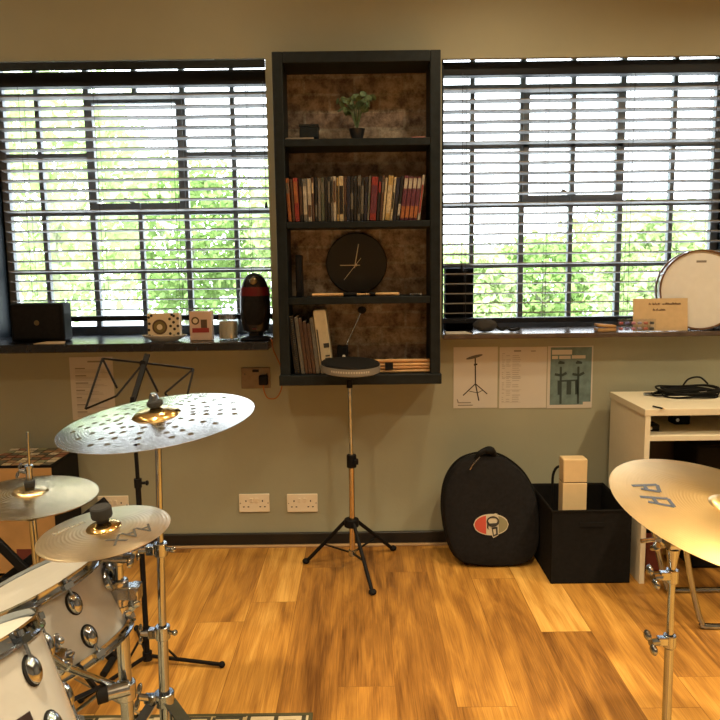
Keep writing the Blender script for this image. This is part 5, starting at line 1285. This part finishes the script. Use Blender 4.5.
# bracket ring on tom shell and arm to it
br_p = Mt1 @ (Matrix.Rotation(R(-22), 4, 'Z') @ Vector((rs1 + .004, 0, -.055)))
Mbk = Mt1 @ Matrix.Rotation(R(-22), 4, 'Z') @ Matrix.Translation((rs1, 0, -.055)) @ Matrix.Rotation(R(90), 4, 'Y')
k = MB(); k.lathe([(.016, 0), (.028, 0), (.028, .008), (.022, .012), (.016, .012), (.016, 0)], Mbk, 24)
k.build('tom_bracket', M_chrome, ts)
c = gp(zq_(592))
MB().tube([c + Vector((-.02, 0, 0)), c.lerp(br_p, .6) + Vector((0, 0, .006)), Mbk @ Vector((0, 0, -.002))], .0065, 12).build('tom_arm', M_chrome, ts)
# second arm to the near tom
lowc = gp(zq_(690))
k = MB().cyl(lowc + Vector((0, 0, -.02)), lowc + Vector((0, 0, .02)), .022, n=18); k.cyl(Q(130, 687, -.03), Q(103, 694, -.05), .017, n=18); k.build('lower_clamp', M_chromed, ts, bevel=.002)
k = MB().cyl(Q(107, 693, -.05), Q(97, 696, -.06), .0185, n=18); k.build('rubber_end', M_rubber, ts)
br2 = Mt2 @ (Matrix.Rotation(R(12), 4, 'Z') @ Vector((rs2 + .0, 0, -.07)))
md_ = atD(68, 668, 1.34)
MB().tube([lowc, Q(100, 680, -.06), md_, br2], .0075, 12).build('tom_arm', M_chrome, ts)
k = MB()
for (px, py, dd) in ((56, 657, 1.30), (64, 660, 1.33)): k.cbox(atD(px, py, dd), (.03, .03, .022), 0, Euler((.3, .4, .3)).to_matrix())
k.cyl(atD(58, 650, 1.31), atD(56, 634, 1.31), .005, n=10); k.sphere(atD(60.5, 641, 1.31), .007, 10, 8); k.cyl(atD(44, 665, 1.30), atD(72, 652, 1.33), .006, n=10)
k.build('arm_clamp', M_chrome, ts, bevel=.002)
k = MB().bar(atD(80, 668, 1.45), atD(97, 690, 1.5), .008, .008); k.bar(atD(68, 702, 1.4), atD(98, 688, 1.5), .008, .008); k.build('memory_rod', M_blackm, ts)
legs3(ts, gp(0).x, yp, .26, .26, R(75), .09)

# rug under the kit
ry = onZ(220, 714.2, .006).y; rx1 = X(313, 715, ry)
def rug_mat():
    m = bpy.data.materials.new('patterned rug'); nt, N, L, b = nodes(m)
    tc = N.new('ShaderNodeTexCoord')
    v = N.new('ShaderNodeTexVoronoi'); v.distance = 'CHEBYCHEV'; v.inputs['Scale'].default_value = 11; v.inputs['Randomness'].default_value = .25; L.new(tc.outputs['Object'], v.inputs['Vector'])
    rp = N.new('ShaderNodeValToRGB'); rp.color_ramp.interpolation = 'CONSTANT'; e = rp.color_ramp.elements
    e[0].color = (.30, .22, .10, 1); e[1].position = .38; e[1].color = (.04, .035, .02, 1)
    for p_, c_ in ((.2, (.48, .40, .26, 1)), (.5, (.36, .27, .13, 1)), (.62, (.10, .11, .06, 1))): q = e.new(p_); q.color = c_
    L.new(v.outputs['Distance'], rp.inputs['Fac']); L.new(rp.outputs['Color'], b.inputs['Base Color']); b.inputs['Roughness'].default_value = .95
    n = N.new('ShaderNodeTexNoise'); n.inputs['Scale'].default_value = 500; L.new(tc.outputs['Object'], n.inputs['Vector'])
    bp = N.new('ShaderNodeBump'); bp.inputs['Strength'].default_value = .5; bp.inputs['Distance'].default_value = .003; L.new(n.outputs['Fac'], bp.inputs['Height']); L.new(bp.outputs['Normal'], b.inputs['Normal'])
    return m
rg = thing('patterned_rug', (rx1 - .9, ry - .7, 0), 'beige and dark patterned rug under the drum kit', 'rug')
MB().box((rx1 - 1.85, ry - 1.45, .001), (rx1 - .008, ry - .008, .007)).build('pile', rug_mat(), rg, smooth=0)
k = MB(); x0, x1, y0, y1 = rx1 - 1.858, rx1, ry - 1.458, ry
for a_, b_ in (((x0, y1 - .012, .0005), (x1, y1, .0078)), ((x0, y0, .0005), (x1, y0 + .012, .0078)), ((x0, y0 + .012, .0005), (x0 + .012, y1 - .012, .0078)), ((x1 - .012, y0 + .012, .0005), (x1, y1 - .012, .0078))): k.box(a_, b_)
k.build('binding', mat('dark olive binding', (.055, .05, .02), .9), rg)

# ------------------------------------------------------------------ light
def lamp(x, y, power, r=.07, z=ZC - .01, col=(1.0, .79, .49), spread=150):
    l = bpy.data.lights.new('downlight', 'AREA'); l.shape = 'DISK'; l.size = r * 2; l.energy = power; l.color = col; l.spread = R(spread)
    o = bpy.data.objects.new('downlight', l); COL.objects.link(o); o.location = (x, y, z)
for y, pws, sp_ in ((-.85, (4, 4, 11.5, 25), 180), (-2.4, (18, 25, 33, 33), 110), (-4.0, (18, 24, 33, 33), 120)):
    for x, pw in zip((-2.0, -.67, .67, 2.0), pws): lamp(x, y if (x < 1 or y < -1) else -1.25, pw, spread=min(sp_, 180 if x < 0 else 156))
sun = bpy.data.lights.new('sun', 'SUN'); sun.energy = 14.0; sun.angle = R(2); sun.color = (1, .97, .9)
so_ = bpy.data.objects.new('sun', sun); COL.objects.link(so_); so_.rotation_euler = (R(42), 0, R(-25))
W = bpy.data.worlds.new('sky'); S.world = W; W.use_nodes = True; nt = W.node_tree
bgn = nt.nodes['Background']; tcn = nt.nodes.new('ShaderNodeTexCoord'); spn = nt.nodes.new('ShaderNodeSeparateXYZ'); rpn = nt.nodes.new('ShaderNodeValToRGB')
nt.links.new(tcn.outputs['Generated'], spn.inputs[0]); nt.links.new(spn.outputs['Z'], rpn.inputs['Fac'])
rpn.color_ramp.elements[0].color = (.92, .97, 1.0, 1); rpn.color_ramp.elements[1].color = (.72, .86, 1.0, 1); rpn.color_ramp.elements[1].position = .7
nt.links.new(rpn.outputs['Color'], bgn.inputs['Color']); bgn.inputs['Strength'].default_value = 8.0

S.view_settings.view_transform = 'Standard'; S.view_settings.look = 'None'; S.view_settings.gamma = 1; S.view_settings.use_curve_mapping = False
S.view_settings.exposure = 0.0
for o in bpy.data.objects:
    if '_o' in o: del o['_o']
